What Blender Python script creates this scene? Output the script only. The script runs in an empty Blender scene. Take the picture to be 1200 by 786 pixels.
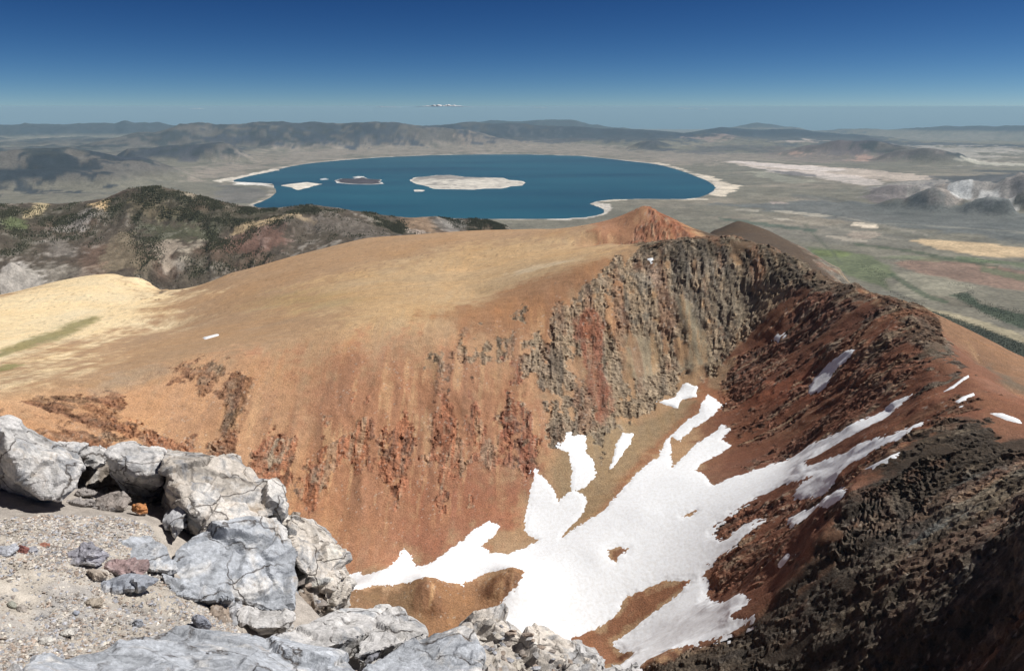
import bpy, bmesh, math, random
import numpy as np
from mathutils import Vector, Matrix

scene = bpy.context.scene
COL = scene.collection

# ---------------------------------------------------------------- camera
cam_data = bpy.data.cameras.new("camera")
cam = bpy.data.objects.new("camera", cam_data)
COL.objects.link(cam)
cam_data.sensor_width = 36.0
cam_data.lens = 27.0
cam_data.clip_start = 0.1
cam_data.clip_end = 500000.0
cam.location = (0, 0, 0)
cam.rotation_euler = (math.radians(90 - 16.6), 0, 0)
scene.camera = cam

# ---------------------------------------------------------------- daylight
SUN_AZ, SUN_EL = math.radians(80), math.radians(53)      # bearing clockwise from +Y, height
world = bpy.data.worlds.new("World")
scene.world = world
world.use_nodes = True
wn = world.node_tree
sky = wn.nodes.new("ShaderNodeTexSky")
sky.sky_type = 'NISHITA'
sky.sun_disc = False
sky.sun_elevation = SUN_EL
sky.sun_rotation = SUN_AZ
sky.altitude = 3900
sky.air_density = 0.6
sky.dust_density = 0.0
sky.ozone_density = 2.0
bg = wn.nodes["Background"]
bg.inputs[1].default_value = 0.085
# the clear, polarised blue of high altitude: the contrast of the whole dome is raised evenly
sep = wn.nodes.new("ShaderNodeSeparateColor")
comb = wn.nodes.new("ShaderNodeCombineColor")
wn.links.new(sky.outputs[0], sep.inputs[0])
for i, (g, k) in enumerate(((1.98, 8.6), (1.60, 6.9), (1.32, 6.3))):
    chain = sep.outputs[i]
    for op, val in (('MULTIPLY', 0.1), ('MINIMUM', 1.6), ('POWER', g), ('MULTIPLY', k)):
        mth = wn.nodes.new("ShaderNodeMath")
        mth.operation = op
        mth.inputs[1].default_value = val
        wn.links.new(chain, mth.inputs[0])
        chain = mth.outputs[0]
    wn.links.new(chain, comb.inputs[i])
wn.links.new(comb.outputs[0], bg.inputs[0])
sun_data = bpy.data.lights.new("sun", 'SUN')
sun_data.energy = 4.6
sun_data.angle = math.radians(0.5)
sun_data.color = (1.0, 0.97, 0.93)
sun = bpy.data.objects.new("sun", sun_data)
COL.objects.link(sun)
sun.rotation_euler = Vector((math.sin(SUN_AZ) * math.cos(SUN_EL), math.cos(SUN_AZ) * math.cos(SUN_EL), math.sin(SUN_EL))).to_track_quat('Z', 'Y').to_euler()
scene.view_settings.view_transform = 'Standard'
scene.view_settings.look = 'None'
scene.view_settings.exposure = 0.2
scene.view_settings.gamma = 1.0
scene.cycles.use_denoising = True
scene.cycles.max_bounces = 5
scene.cycles.diffuse_bounces = 2
scene.cycles.volume_bounces = 0

# ---------------------------------------------------------------- numeric helpers
def hash01(ix, iy, iz, seed):
    h = (ix.astype(np.uint32) * np.uint32(374761393) + iy.astype(np.uint32) * np.uint32(668265263)
         + iz.astype(np.uint32) * np.uint32(2147483647) + np.uint32((seed * 1274126177) & 0xffffffff))
    h = (h ^ (h >> np.uint32(13))) * np.uint32(1274126177)
    h = (h ^ (h >> np.uint32(16))) * np.uint32(2246822519)
    return ((h ^ (h >> np.uint32(15))) & np.uint32(0xffffff)).astype(np.float32) / np.float32(0xffffff)


def vnoise(x, y, z, seed=0):
    """Smooth value noise, about -1..1."""
    x = np.asarray(x, np.float32); y = np.asarray(y, np.float32); z = np.asarray(z, np.float32)
    x, y, z = np.broadcast_arrays(x, y, z)
    xf = np.floor(x); yf = np.floor(y); zf = np.floor(z)
    u = x - xf; v = y - yf; w = z - zf
    ix = xf.astype(np.int32); iy = yf.astype(np.int32); iz = zf.astype(np.int32)
    u = u * u * u * (u * (u * 6 - 15) + 10); v = v * v * v * (v * (v * 6 - 15) + 10); w = w * w * w * (w * (w * 6 - 15) + 10)
    r = 0
    for dz in (0, 1):
        wz = w if dz else 1 - w
        for dy in (0, 1):
            wy = v if dy else 1 - v
            a = hash01(ix, iy + dy, iz + dz, seed); b = hash01(ix + 1, iy + dy, iz + dz, seed)
            r = r + wz * wy * (a + (b - a) * u)
    return r * 2 - 1


def fbm(x, y, z=0.0, octaves=4, seed=0, gain=0.5, ridged=False):
    x = np.asarray(x, np.float32); y = np.asarray(y, np.float32); z = np.asarray(z, np.float32) + np.zeros_like(x)
    t = 0; amp = 1.0; tot = 0.0
    for o in range(octaves):
        n = vnoise(x, y, z, seed + o * 17)
        if ridged:
            n = 1 - 2 * np.abs(n)
        t = t + amp * n; tot += amp; amp *= gain
        x, y, z = (0.8 * x - 0.6 * y) * 2.03 + 11.3, (0.6 * x + 0.8 * y) * 2.03 - 7.1, z * 2.03 + 3.7
    return t / tot


def sstep(a, b, x):
    t = np.clip((x - a) / (b - a), 0, 1)
    return t * t * (3 - 2 * t)


def sdf(px, py, poly, pad):
    """Signed distance to a polygon, positive inside; points farther than pad from its box get -pad."""
    P = np.asarray(poly, np.float64).reshape(-1, 2)
    out = np.full(px.shape, -float(pad))
    m = (px > P[:, 0].min() - pad) & (px < P[:, 0].max() + pad) & (py > P[:, 1].min() - pad) & (py < P[:, 1].max() + pad)
    if not m.any():
        return out
    x = px[m]; y = py[m]
    d2 = np.full(x.shape, 1e30); ins = np.zeros(x.shape, bool)
    for i in range(len(P)):
        ax, ay = P[i - 1]; bx, by = P[i]
        ex, ey = bx - ax, by - ay
        t = np.clip(((x - ax) * ex + (y - ay) * ey) / (ex * ex + ey * ey + 1e-9), 0, 1)
        qx = x - ax - t * ex; qy = y - ay - t * ey
        d2 = np.minimum(d2, qx * qx + qy * qy)
        if by != ay:
            ins ^= ((ay > y) != (by > y)) & (x < ex * (y - ay) / (by - ay) + ax)
    d = np.sqrt(d2)
    out[m] = np.maximum(np.where(ins, d, -d), -pad)
    return out


def linedist(px, py, line):
    """Distance to a polyline of (x, y, value) rows and the value interpolated along it."""
    P = np.asarray(line, np.float64).reshape(-1, 3)
    best = np.full(px.shape, 1e30); val = np.zeros(px.shape)
    for i in range(1, len(P)):
        ax, ay, az = P[i - 1]; bx, by, bz = P[i]
        ex, ey = bx - ax, by - ay
        t = np.clip(((px - ax) * ex + (py - ay) * ey) / (ex * ex + ey * ey + 1e-9), 0, 1)
        d2 = (px - ax - t * ex) ** 2 + (py - ay - t * ey) ** 2
        m = d2 < best
        best = np.where(m, d2, best); val = np.where(m, az + t * (bz - az), val)
    return np.sqrt(best), val


class Surface:
    """Surveyed spot heights joined by a linear radial basis: crests and feet stay sharp."""
    def __init__(self, pts, smooth):
        P = np.asarray(pts, np.float64).reshape(-1, 3)
        self.s = P[:, :2].std(); self.c = P[:, :2].mean(0)
        self.q = (P[:, :2] - self.c) / self.s; self.e = (smooth / self.s) ** 2
        n = len(P)
        A = np.zeros((n + 3, n + 3)); d2 = ((self.q[:, None] - self.q[None]) ** 2).sum(2)
        A[:n, :n] = -np.sqrt(d2 + self.e)
        A[:n, n] = 1; A[:n, n + 1:] = self.q; A[n, :n] = 1; A[n + 1:, :n] = self.q.T
        self.w = np.linalg.solve(A, np.r_[P[:, 2], 0, 0, 0])

    def __call__(self, x, y):
        sh = np.shape(x); x = (np.ravel(x) - self.c[0]) / self.s; y = (np.ravel(y) - self.c[1]) / self.s
        out = np.empty(x.shape); n = len(self.q)
        qx = self.q[:, 0].astype(np.float32); qy = self.q[:, 1].astype(np.float32); w = self.w[:n].astype(np.float32)
        for i in range(0, len(x), 60000):
            xs = x[i:i + 60000].astype(np.float32); ys = y[i:i + 60000].astype(np.float32)
            d = (xs[:, None] - qx) ** 2; d += (ys[:, None] - qy) ** 2; d += np.float32(self.e)
            out[i:i + 60000] = -(np.sqrt(d, out=d) @ w) + self.w[n] + self.w[n + 1] * xs + self.w[n + 2] * ys
        return out.reshape(sh)


EARTH = 2 * 6371000.0 * 1.16          # earth's radius with refraction, doubled: far ground drops by r*r/EARTH


def drop(x, y):
    return (np.asarray(x, np.float64) ** 2 + np.asarray(y, np.float64) ** 2) / EARTH


def polar(azs, rs):
    """Fan of ground samples: rows by range, columns by bearing (clockwise from +Y)."""
    A, R = np.meshgrid(azs, rs)
    return R * np.sin(A), R * np.cos(A)


def blend(col, rgb, w):
    return col + (np.asarray(rgb, np.float32) - col) * w[..., None].astype(np.float32)


def cells(x, y, z, seed=0):
    """Nearest scattered cell: its random value (-1..1), the distance to its centre, a facet (plane of random tilt)
    and the distance to the border with the next cell."""
    x = np.asarray(x, np.float32); y = np.asarray(y, np.float32); z = np.asarray(z, np.float32)
    ix = np.floor(x).astype(np.int32); iy = np.floor(y).astype(np.int32); iz = np.floor(z).astype(np.int32)
    best = np.full(x.shape, 9.0, np.float32); second = best.copy()
    o = [np.zeros(x.shape, np.float32) for _ in range(3)]; q = [ix.copy(), iy.copy(), iz.copy()]
    for a in (-1, 0, 1):
        for b in (-1, 0, 1):
            for c in (-1, 0, 1):
                jx = ix + a; jy = iy + b; jz = iz + c
                dx = x - jx - hash01(jx, jy, jz, seed); dy = y - jy - hash01(jx, jy, jz, seed + 1); dz = z - jz - hash01(jx, jy, jz, seed + 2)
                d = dx * dx + dy * dy + dz * dz
                m = d < best
                second = np.where(m, best, np.minimum(second, d))
                best = np.where(m, d, best)
                for k, (old, new) in enumerate(zip(o, (dx, dy, dz))):
                    o[k] = np.where(m, new, old)
                for k, (old, new) in enumerate(zip(q, (jx, jy, jz))):
                    q[k] = np.where(m, new, old)
    val = hash01(*q, seed + 3) * 2 - 1
    tilt = sum(o[k] * (hash01(*q, seed + 4 + k) * 2 - 1) for k in range(3))
    return val, np.sqrt(best), tilt, np.sqrt(second) - np.sqrt(best)

# ---------------------------------------------------------------- survey data (metres; x east, y ahead, z from the camera)
srgb_base = (0.42, 0.27, 0.155)
MASSIF_PTS = [(-1752.5,1782.9,-514.3),(-1631.8,1894.0,-501.0),(-1412.8,2062.5,-499.4),(-1317.8,2148.0,-482.5),(-1188.1,2256.3,-480.7),(-1070.8,2170.2,-474.9),(-932.2,1992.8,-477.8),(-884.1,1959.8,-476.8),(-835.0,1981.2,-463.5),(-769.9,2060.9,-436.7),(-669.1,2200.5,-425.8),(-447.8,2357.8,-389.5),(-264.1,2365.3,-385.5),(0.0,2250.0,-354.1),(93.5,2097.9,-323.1),(189.3,1890.6,-282.7),(-1200.7,1203.4,-413.3),(-972.3,1394.5,-427.5),(-877.0,1514.4,-446.0),(-734.7,1588.3,-458.2),(-583.1,1702.9,-410.3),(-321.8,1669.3,-363.3),(-95.9,1697.3,-349.8),(76.3,1698.3,-315.1),(-779.1,1102.5,-392.4),(-652.2,1238.8,-410.1),(-475.2,1369.9,-395.2),(-245.2,1429.1,-356.1),(-67.5,1478.5,-356.2),(-788.8,766.7,-351.5),(-755.2,840.6,-352.5),(-668.5,935.8,-370.8),(-601.0,1015.5,-380.5),(-518.8,1104.2,-382.0),(-418.6,1156.6,-374.4),(-278.6,1198.0,-370.2),(-144.0,1241.7,-370.2),(-30.4,1319.6,-361.7),(63.4,1388.6,-334.6),(146.1,1432.6,-306.8),(228.0,1502.8,-278.8),(-536.7,538.1,-449.4),(-496.7,627.2,-504.0),(-416.4,706.4,-545.7),(-306.6,787.4,-578.1),(-219.2,852.3,-593.7),(-136.2,889.6,-590.9),(-46.9,928.8,-579.2),(24.8,999.7,-559.9),(78.8,1077.1,-522.5),(123.9,1143.3,-503.2),(197.3,1173.5,-502.8),(283.1,1258.6,-471.6),(346.7,1284.0,-441.0),(204.8,1838.6,-285.2),(217.0,1686.1,-289.9),(261.6,1881.9,-279.3),(328.9,1922.1,-236.5),(372.2,1863.2,-264.2),(419.0,1801.9,-301.7),(463.7,2068.7,-365.1),(302.8,1591.4,-273.7),(302.1,1499.9,-256.2),(334.9,1498.0,-250.9),(384.3,1496.4,-243.9),(427.9,1474.1,-240.2),(481.0,1431.3,-249.4),(515.0,1387.5,-262.2),(543.2,1333.6,-279.5),(571.1,1256.3,-283.6),(588.5,1170.4,-287.5),(585.0,1093.3,-295.7),(573.4,1008.4,-304.3),(550.0,929.4,-313.4),(545.7,873.6,-313.1),(520.3,806.8,-312.5),(501.4,747.4,-313.4),(485.4,685.6,-314.3),(553.0,2284.0,-403.1),(607.0,2270.3,-352.2),(663.2,2254.5,-322.1),(729.1,2181.4,-338.4),(762.3,2063.7,-354.9),(807.4,1992.6,-381.1),(838.6,1925.3,-403.5),(328.9,1667.9,-326.6),(372.3,1648.5,-334.1),(432.6,1664.7,-341.2),(507.7,1664.3,-341.1),(563.6,1603.9,-347.2),(573.0,1451.0,-365.0),(610.6,1381.0,-363.7),(224.7,1785.9,-329.3),(263.4,1740.2,-309.1),(600.8,1297.7,-320.3),(622.3,1276.4,-331.6),(652.3,1261.3,-335.2),(758.9,1521.2,-393.4),(779.3,1351.4,-376.8),(780.7,1221.9,-373.1),(776.0,1104.7,-368.5),(768.3,921.8,-365.3),(693.4,1239.2,-347.0),(650.9,1008.2,-346.2),(627.5,879.0,-346.1),(434.2,1352.0,-349.7),(382.2,1315.6,-403.4),(444.4,1274.7,-390.8),(489.8,1204.2,-369.2),(522.7,1124.4,-344.8),(458.6,1108.9,-408.5),(487.2,1030.7,-379.7),(507.1,953.6,-351.3),(414.3,1168.7,-430.6),(369.4,1194.2,-470.2),(482.7,898.5,-365.3),(490.8,825.0,-324.8),(437.7,910.2,-393.5),(413.0,1041.1,-450.1),(364.8,1080.1,-481.0),(466.5,804.6,-343.6),(387.6,965.1,-463.0),(320.4,968.4,-490.5),(399.3,817.7,-402.1),(349.4,829.4,-455.3),(286.4,884.8,-501.7),(351.7,784.8,-445.0),(297.6,785.5,-489.8),(247.9,771.1,-537.2),(332.2,1101.0,-493.2),(314.0,1199.6,-472.3),(245.5,1000.3,-512.1),(176.2,943.7,-535.1),(111.9,882.9,-563.3),(51.6,788.3,-608.9),(-103.2,793.3,-588.5),(119.3,750.6,-615.0),(22.8,899.7,-580.5),(159.3,758.5,-591.7),(-43.1,833.9,-593.4),(-205.4,799.0,-555.4),(-106.0,828.2,-561.0),(0.0,850.0,-564.5),(21.8,854.7,-571.4),(-151.8,775.3,-586.9),(-61.8,787.6,-602.3),(-165.4,864.3,-574.1),(-90.2,885.4,-582.9),(464.0,759.5,-318.5),(430.5,744.5,-327.7),(389.9,721.4,-340.3),(340.8,690.5,-367.6),(299.1,660.4,-402.4),(253.6,641.7,-466.3),(216.4,634.1,-494.7),(166.6,628.3,-516.7),(142.3,629.1,-527.4),(427.9,572.9,-324.8),(423.6,649.0,-341.1),(387.3,648.1,-367.5),(317.4,623.9,-407.1),(356.0,555.7,-378.9),(373.5,482.3,-343.2),(259.9,601.2,-464.4),(297.0,566.9,-437.9),(327.2,491.0,-414.7),(343.5,429.5,-362.8),(204.9,590.4,-502.6),(144.1,592.7,-533.4),(271.0,490.1,-490.4),(282.2,337.6,-349.5),(226.0,555.8,-509.3),(81.5,594.4,-574.5),(0.0,640.0,-586.4),(-242.7,592.2,-562.4),(-384.9,460.3,-476.6),(0.0,450.0,-547.8),(-204.0,344.1,-452.2),(-468.0,436.5,-378.6),(-1892.7,1925.6,-574.3),(-2190.6,2228.7,-774.3),(-2628.7,2674.4,-1164.3),(-1525.8,2227.5,-559.4),(-1766.0,2578.1,-759.4),(-2119.2,3093.8,-1149.4),(-1283.2,2436.8,-540.7),(-1485.1,2820.4,-740.7),(-1782.2,3384.4,-1130.7),(-1009.1,2210.5,-553.2),(-1168.0,2558.5,-753.2),(-1401.6,3070.2,-1143.2),(-722.7,2376.6,-485.8),(-836.4,2750.6,-685.8),(-1003.7,3300.8,-1075.8),(-483.7,2546.5,-449.5),(-559.8,2947.3,-649.5),(-671.7,3536.8,-1039.5),(0.0,2430.0,-414.1),(0.0,2812.5,-614.1),(0.0,3375.0,-1004.1),(209.8,2095.5,-350.2),(242.8,2425.4,-550.2),(291.4,2910.5,-940.2),(355.7,2075.7,-307.0),(411.7,2402.5,-507.0),(494.0,2883.0,-897.0),(716.9,2434.6,-389.6),(829.8,2817.9,-589.6),(995.7,3381.4,-979.6),(905.7,2079.3,-463.5),(1048.2,2406.6,-663.5),(1257.9,2887.9,-1053.5),(840.4,1460.2,-427.3),(972.7,1690.1,-627.3),(1167.2,2028.1,-1017.3),(836.7,1194.0,-419.2),(968.4,1382.0,-619.2),(1162.1,1658.3,-1009.2),(828.6,996.5,-417.4),(959.0,1153.4,-617.4),(1150.8,1384.1,-1007.4),(-198.0,198.0,-330.0),(-118.3,253.8,-330.0),(0.0,280.0,-330.0),(95.8,263.1,-330.0),(180.0,214.5,-330.0),(242.5,140.0,-330.0),(476.0,610.0,-300.0),(466.0,530.0,-228.0),(442.0,440.0,-150.0),(402.0,350.0,-95.0),(332.0,240.0,-55.0),(230.0,130.0,-30.0),(110.0,40.0,-12.0),(700.0,450.0,-400.0),(640.0,250.0,-340.0),(480.0,80.0,-260.0),(150.0,185.0,-200.0),(200.0,262.0,-250.0),(95.0,120.0,-140.0),(240.0,330.0,-290.0)]  # last rows include an unseen summit ridge raised to shade the spur wall
HILL_CREST = [(-4107,4962,-605),(-3555,5371,-649),(-3384,5481,-656),(-3168,5525,-661),(-3022,5484,-644),(-2851,5453,-617),(-2692,5453,-557),(-2488,5470,-541),(-2376,5480,-572),(-2212,5510,-611),(-2071,5526,-655),(-1900,5549,-694),(-1666,5586,-699),(-1454,5608,-683),(-1250,5657,-720),(-1023,5776,-767),(-783,5886,-821),(-600,6016,-826),(-272,6147,-857),(-68,6153,-913),(40,6081,-970)]
HILL_PTS = [(-4107,4963,-605),(-3556,5372,-649),(-3385,5481,-656),(-3169,5526,-662),(-3022,5484,-645),(-2851,5454,-617),(-2693,5453,-558),(-2489,5470,-542),(-2377,5481,-573),(-2213,5510,-612),(-2072,5527,-656),(-1900,5550,-695),(-1666,5587,-700),(-1454,5608,-684),(-1251,5657,-721),(-1023,5776,-768),(-783,5886,-821),(-600,6016,-826),(-273,6148,-858),(-68,6154,-913),(41,6082,-971),(-3206,3745,-902),(-2806,4097,-987),(-2632,4211,-951),(-2377,4278,-931),(-2116,4333,-968),(-1924,4343,-1052),(-1784,4480,-1027),(-1622,4618,-989),(-1455,4786,-921),(-1216,4926,-886),(-967,5091,-835),(-607,5436,-886),(-164,5864,-949),(-3220,4817,-747),(-3054,5093,-733),(-2768,4967,-782),(-2765,4552,-860),(-2805,4272,-905),(-2604,5095,-745),(-2412,4789,-823),(-2516,4612,-872),(-2064,4714,-864),(-2342,5142,-752),(-2048,5111,-781),(-1917,4892,-841),(-2142,4520,-906),(-1888,5134,-802),(-1751,5258,-751),(-1522,5385,-734),(-1351,5412,-761),(-1631,5032,-837),(-1450,5199,-836),(-1203,5410,-809),(-936,5608,-839),(-461,5920,-892),(-4436,5360,-755),(-5340,6452,-1205),(-6572,7940,-1705),(-3840,5802,-799),(-4622,6983,-1249),(-5689,8595,-1749),(-3656,5919,-806),(-4400,7125,-1256),(-5416,8770,-1756),(-3422,5968,-812),(-4120,7184,-1262),(-5070,8841,-1762),(-3264,5923,-795),(-3929,7130,-1245),(-4836,8775,-1745),(-3079,5890,-767),(-3707,7090,-1217),(-4562,8726,-1717),(-2908,5890,-708),(-3501,7089,-1158),(-4308,8725,-1658),(-2688,5908,-692),(-3235,7112,-1142),(-3982,8753,-1642),(-2567,5919,-723),(-3090,7125,-1173),(-3803,8769,-1673),(-2390,5951,-762),(-2876,7164,-1212),(-3540,8817,-1712),(-2237,5969,-806),(-2693,7184,-1256),(-3314,8842,-1756),(-2052,5994,-845),(-2470,7215,-1295),(-3040,8879,-1795),(-1799,6034,-850),(-2166,7263,-1300),(-2666,8939,-1800),(-1571,6057,-834),(-1891,7291,-1284),(-2327,8974,-1784),(-1351,6110,-871),(-1626,7355,-1321),(-2001,9052,-1821),(-1105,6238,-918),(-1330,7509,-1368),(-1637,9242,-1868),(-846,6357,-971),(-1018,7652,-1421),(-1253,9418,-1921),(-648,6497,-976),(-780,7821,-1426),(-960,9626,-1926),(-295,6640,-1008),(-355,7992,-1458),(-436,9837,-1958),(-74,6646,-1063),(-89,8000,-1513),(-109,9846,-2013),(44,6568,-1121),(53,7906,-1571),(65,9731,-2071),(-2725,3184,-1052),(-2084,2434,-1402),(-2385,3483,-1137),(-1824,2663,-1487),(-2237,3579,-1101),(-1711,2737,-1451),(-2020,3636,-1081),(-1545,2781,-1431),(-1799,3683,-1118),(-1375,2816,-1468),(-1635,3692,-1202),(-1250,2823,-1552),(-1516,3808,-1177),(-1159,2912,-1527),(-1378,3925,-1139),(-1054,3001,-1489),(-1237,4068,-1071),(-946,3111,-1421),(-1033,4187,-1036),(-790,3202,-1386),(-822,4327,-985),(-628,3309,-1335),(-516,4621,-1036),(-395,3534,-1386),(-139,4984,-1099),(-106,3811,-1449)]
LAKE = [(-8154,22945),(-8171,24134),(-8019,25803),(-7953,26537),(-7729,26162),(-8064,27118),(-8023,28356),(-7814,29950),(-6948,31999),(-5854,33730),(-3842,35453),(-1569,36204),(784,36201),(3033,34976),(4236,32527),(4739,31165),(5245,30158),(5517,28985),(5646,27286),(5685,25423),(5668,23798),(5646,22639),(5525,21462),(5383,20626),(5095,19746),(4746,18936),(4385,18278),(3947,17921),(3172,18005),(2262,17863),(1889,17489),(1688,17004),(1819,16471),(1889,15970),(1860,15563),(1681,15176),(1401,14867),(977,14687),(325,14628),(-650,14651),(-1604,14455),(-2491,14012),(-3426,14014),(-4271,14815),(-5124,15982),(-5658,16865),(-5614,17260),(-5703,18377),(-5903,19543),(-6359,20866),(-6637,21723),(-7262,22117),(-7962,22391)]
RIDGES = [([(-48878,56885,-1277),(-45062,59954,-1304),(-40618,63049,-1391),(-39134,63981,-1284),(-37611,64888,-1375),(-35450,66093,-1271),(-33486,67110,-1366),(-32923,67387,-1024),(-32572,67558,-1028),(-32005,67828,-1244),(-31399,68111,-1180),(-30801,68384,-1257),(-29574,68923,-1341),(-27026,69961,-1440),(-24357,70935,-1465)],9000,0.25),([(-18111,40100,-1204),(-16805,40664,-969),(-16152,40928,-849),(-15272,41265,-900),(-14679,41479,-862),(-13877,41754,-826),(-13340,41929,-721),(-12643,42144,-748),(-11598,42444,-776),(-10531,42721,-804),(-9226,43022,-877),(-8421,43187,-769),(-7431,43368,-706),(-6527,43513,-776),(-5613,43641,-824),(-4460,43773,-940),(-3298,43876,-1102)],4500,0.3),([(-6899,53558,-1252),(-4904,53777,-1146),(-4041,53849,-1037),(-2601,53937,-927),(-1157,53988,-984),(0,54000,-928),(1447,53981,-1040),(2891,53923,-1066),(5188,53750,-1090),(6331,53628,-1226),(8028,53400,-1331),(9702,53121,-1405),(11351,52794,-1505),(13498,52286,-1598)],5000,0.3),([(-4548,84878,-1368),(-3183,84940,-1106),(-2273,84970,-932),(-910,84995,-976),(455,84999,-1064),(1819,84981,-1019),(4541,84879,-930),(6801,84727,-971),(8159,84608,-1275),(10852,84304,-1617)],6000,0.2),([(13040,60613,-1821),(14266,60336,-1623),(15169,60116,-1429),(15827,59946,-1331),(17258,59550,-1351),(19007,59015,-1367),(20707,58440,-1382),(21822,58033,-1491),(22912,57611,-1568),(23985,57173,-1703),(25032,56722,-1805),(26557,56024,-1955),(28025,55304,-2071),(29438,54565,-2183),(31649,53314,-2183),(33716,52031,-2233),(36002,50476,-2265)],6000,0.2),([(27206,101414,-1893),(28999,100916,-1619),(30176,100571,-1402),(31158,100271,-1375),(32638,99799,-1592),(34571,99146,-1782)],6000,0.1),([(30912,89830,-2380),(34274,88602,-2108),(36297,87792,-1901),(38272,86950,-1787),(40586,85894,-1847),(42790,84818,-1684),(43852,84273,-1538),(45246,83533,-1433),(46623,82772,-1500),(48263,81827,-1349),(49241,81243,-1419),(50164,80676,-1238),(52007,79500,-1293),(54872,77550,-1166)],10000,0.2),([(13404,34487,-1524),(13871,34302,-1371),(14180,34175,-1302),(14651,33976,-1322),(15105,33776,-1271),(15407,33639,-1273),(15865,33426,-1369),(16314,33209,-1464),(16756,32989,-1558)],2600,0.5),([(15142,30442,-1509),(15531,30246,-1467),(15913,30046,-1444),(16299,29838,-1509),(16554,29698,-1564)],1800,0.5),([(5921,40570,-1958),(6553,40473,-1741),(7184,40366,-1651),(7822,40247,-1773),(8459,40118,-1977)],1700,0.3),([(-12415,44293,-1701),(-11512,44536,-1572),(-10356,44819,-1256),(-8739,45162,-1313),(-7330,45412,-1463),(-5898,45620,-1661)],2600,0.4),([(1013,46989,-1856),(3032,46902,-1705),(5034,46730,-1698),(7014,46474,-1785),(8953,46139,-1772)],2500,0.4),([(-16092,19781,-1196),(-14694,20841,-1262),(-13576,21586,-1286),(-13146,21850,-1279),(-12516,22217,-1255),(-11965,22519,-1344),(-11396,22812,-1483)],2600,0.5),([(-15007,29390,-1924),(-14450,29668,-1567),(-13653,30043,-1556),(-13097,30290,-1473),(-12391,30585,-1424),(-11372,30979,-1378)],1800,0.5),([(-14267,18674,-1531),(-12869,19663,-1572),(-11919,20253,-1555),(-11080,20724,-1681)],1600,0.4),([(8133,16058,-1813),(8328,15958,-1680),(8495,15869,-1585),(8654,15783,-1559),(8819,15692,-1601),(9047,15561,-1756)],750,0.5),([(10004,17893,-1744),(10360,17689,-1638),(10720,17474,-1665),(10999,17299,-1685)],900,0.5),([(10733,17466,-1759),(10977,17313,-1519),(11166,17192,-1425),(11425,17021,-1401),(11747,16801,-1437)],900,0.5),([(8424,18689,-2006),(8831,18501,-1864),(9155,18342,-1828),(9553,18138,-1827)],650,0.5),([(9056,15091,-1704),(9255,14970,-1641),(9473,14833,-1674)],420,0.6),([(10016,15554,-1737),(10173,15452,-1558),(10520,15218,-1534)],420,0.4)]
ROLLING = [(-19544,19771),(-87767,90656),(-54268,84134),(-33702,78375),(-28123,97007),(-12129,94134),(-4777,63395),(-9072,46679),(-11341,38809),(-12722,34508),(-13846,31085),(-13095,25543),(-11760,21920),(-13643,20735)]
CRATERS = [(8090,17693),(9317,20217),(10908,21651),(12388,22192),(13778,22486),(16335,24944),(18562,25009),(12487,16630),(10723,16170),(9811,16449),(8672,16008),(8423,16583)]
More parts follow.
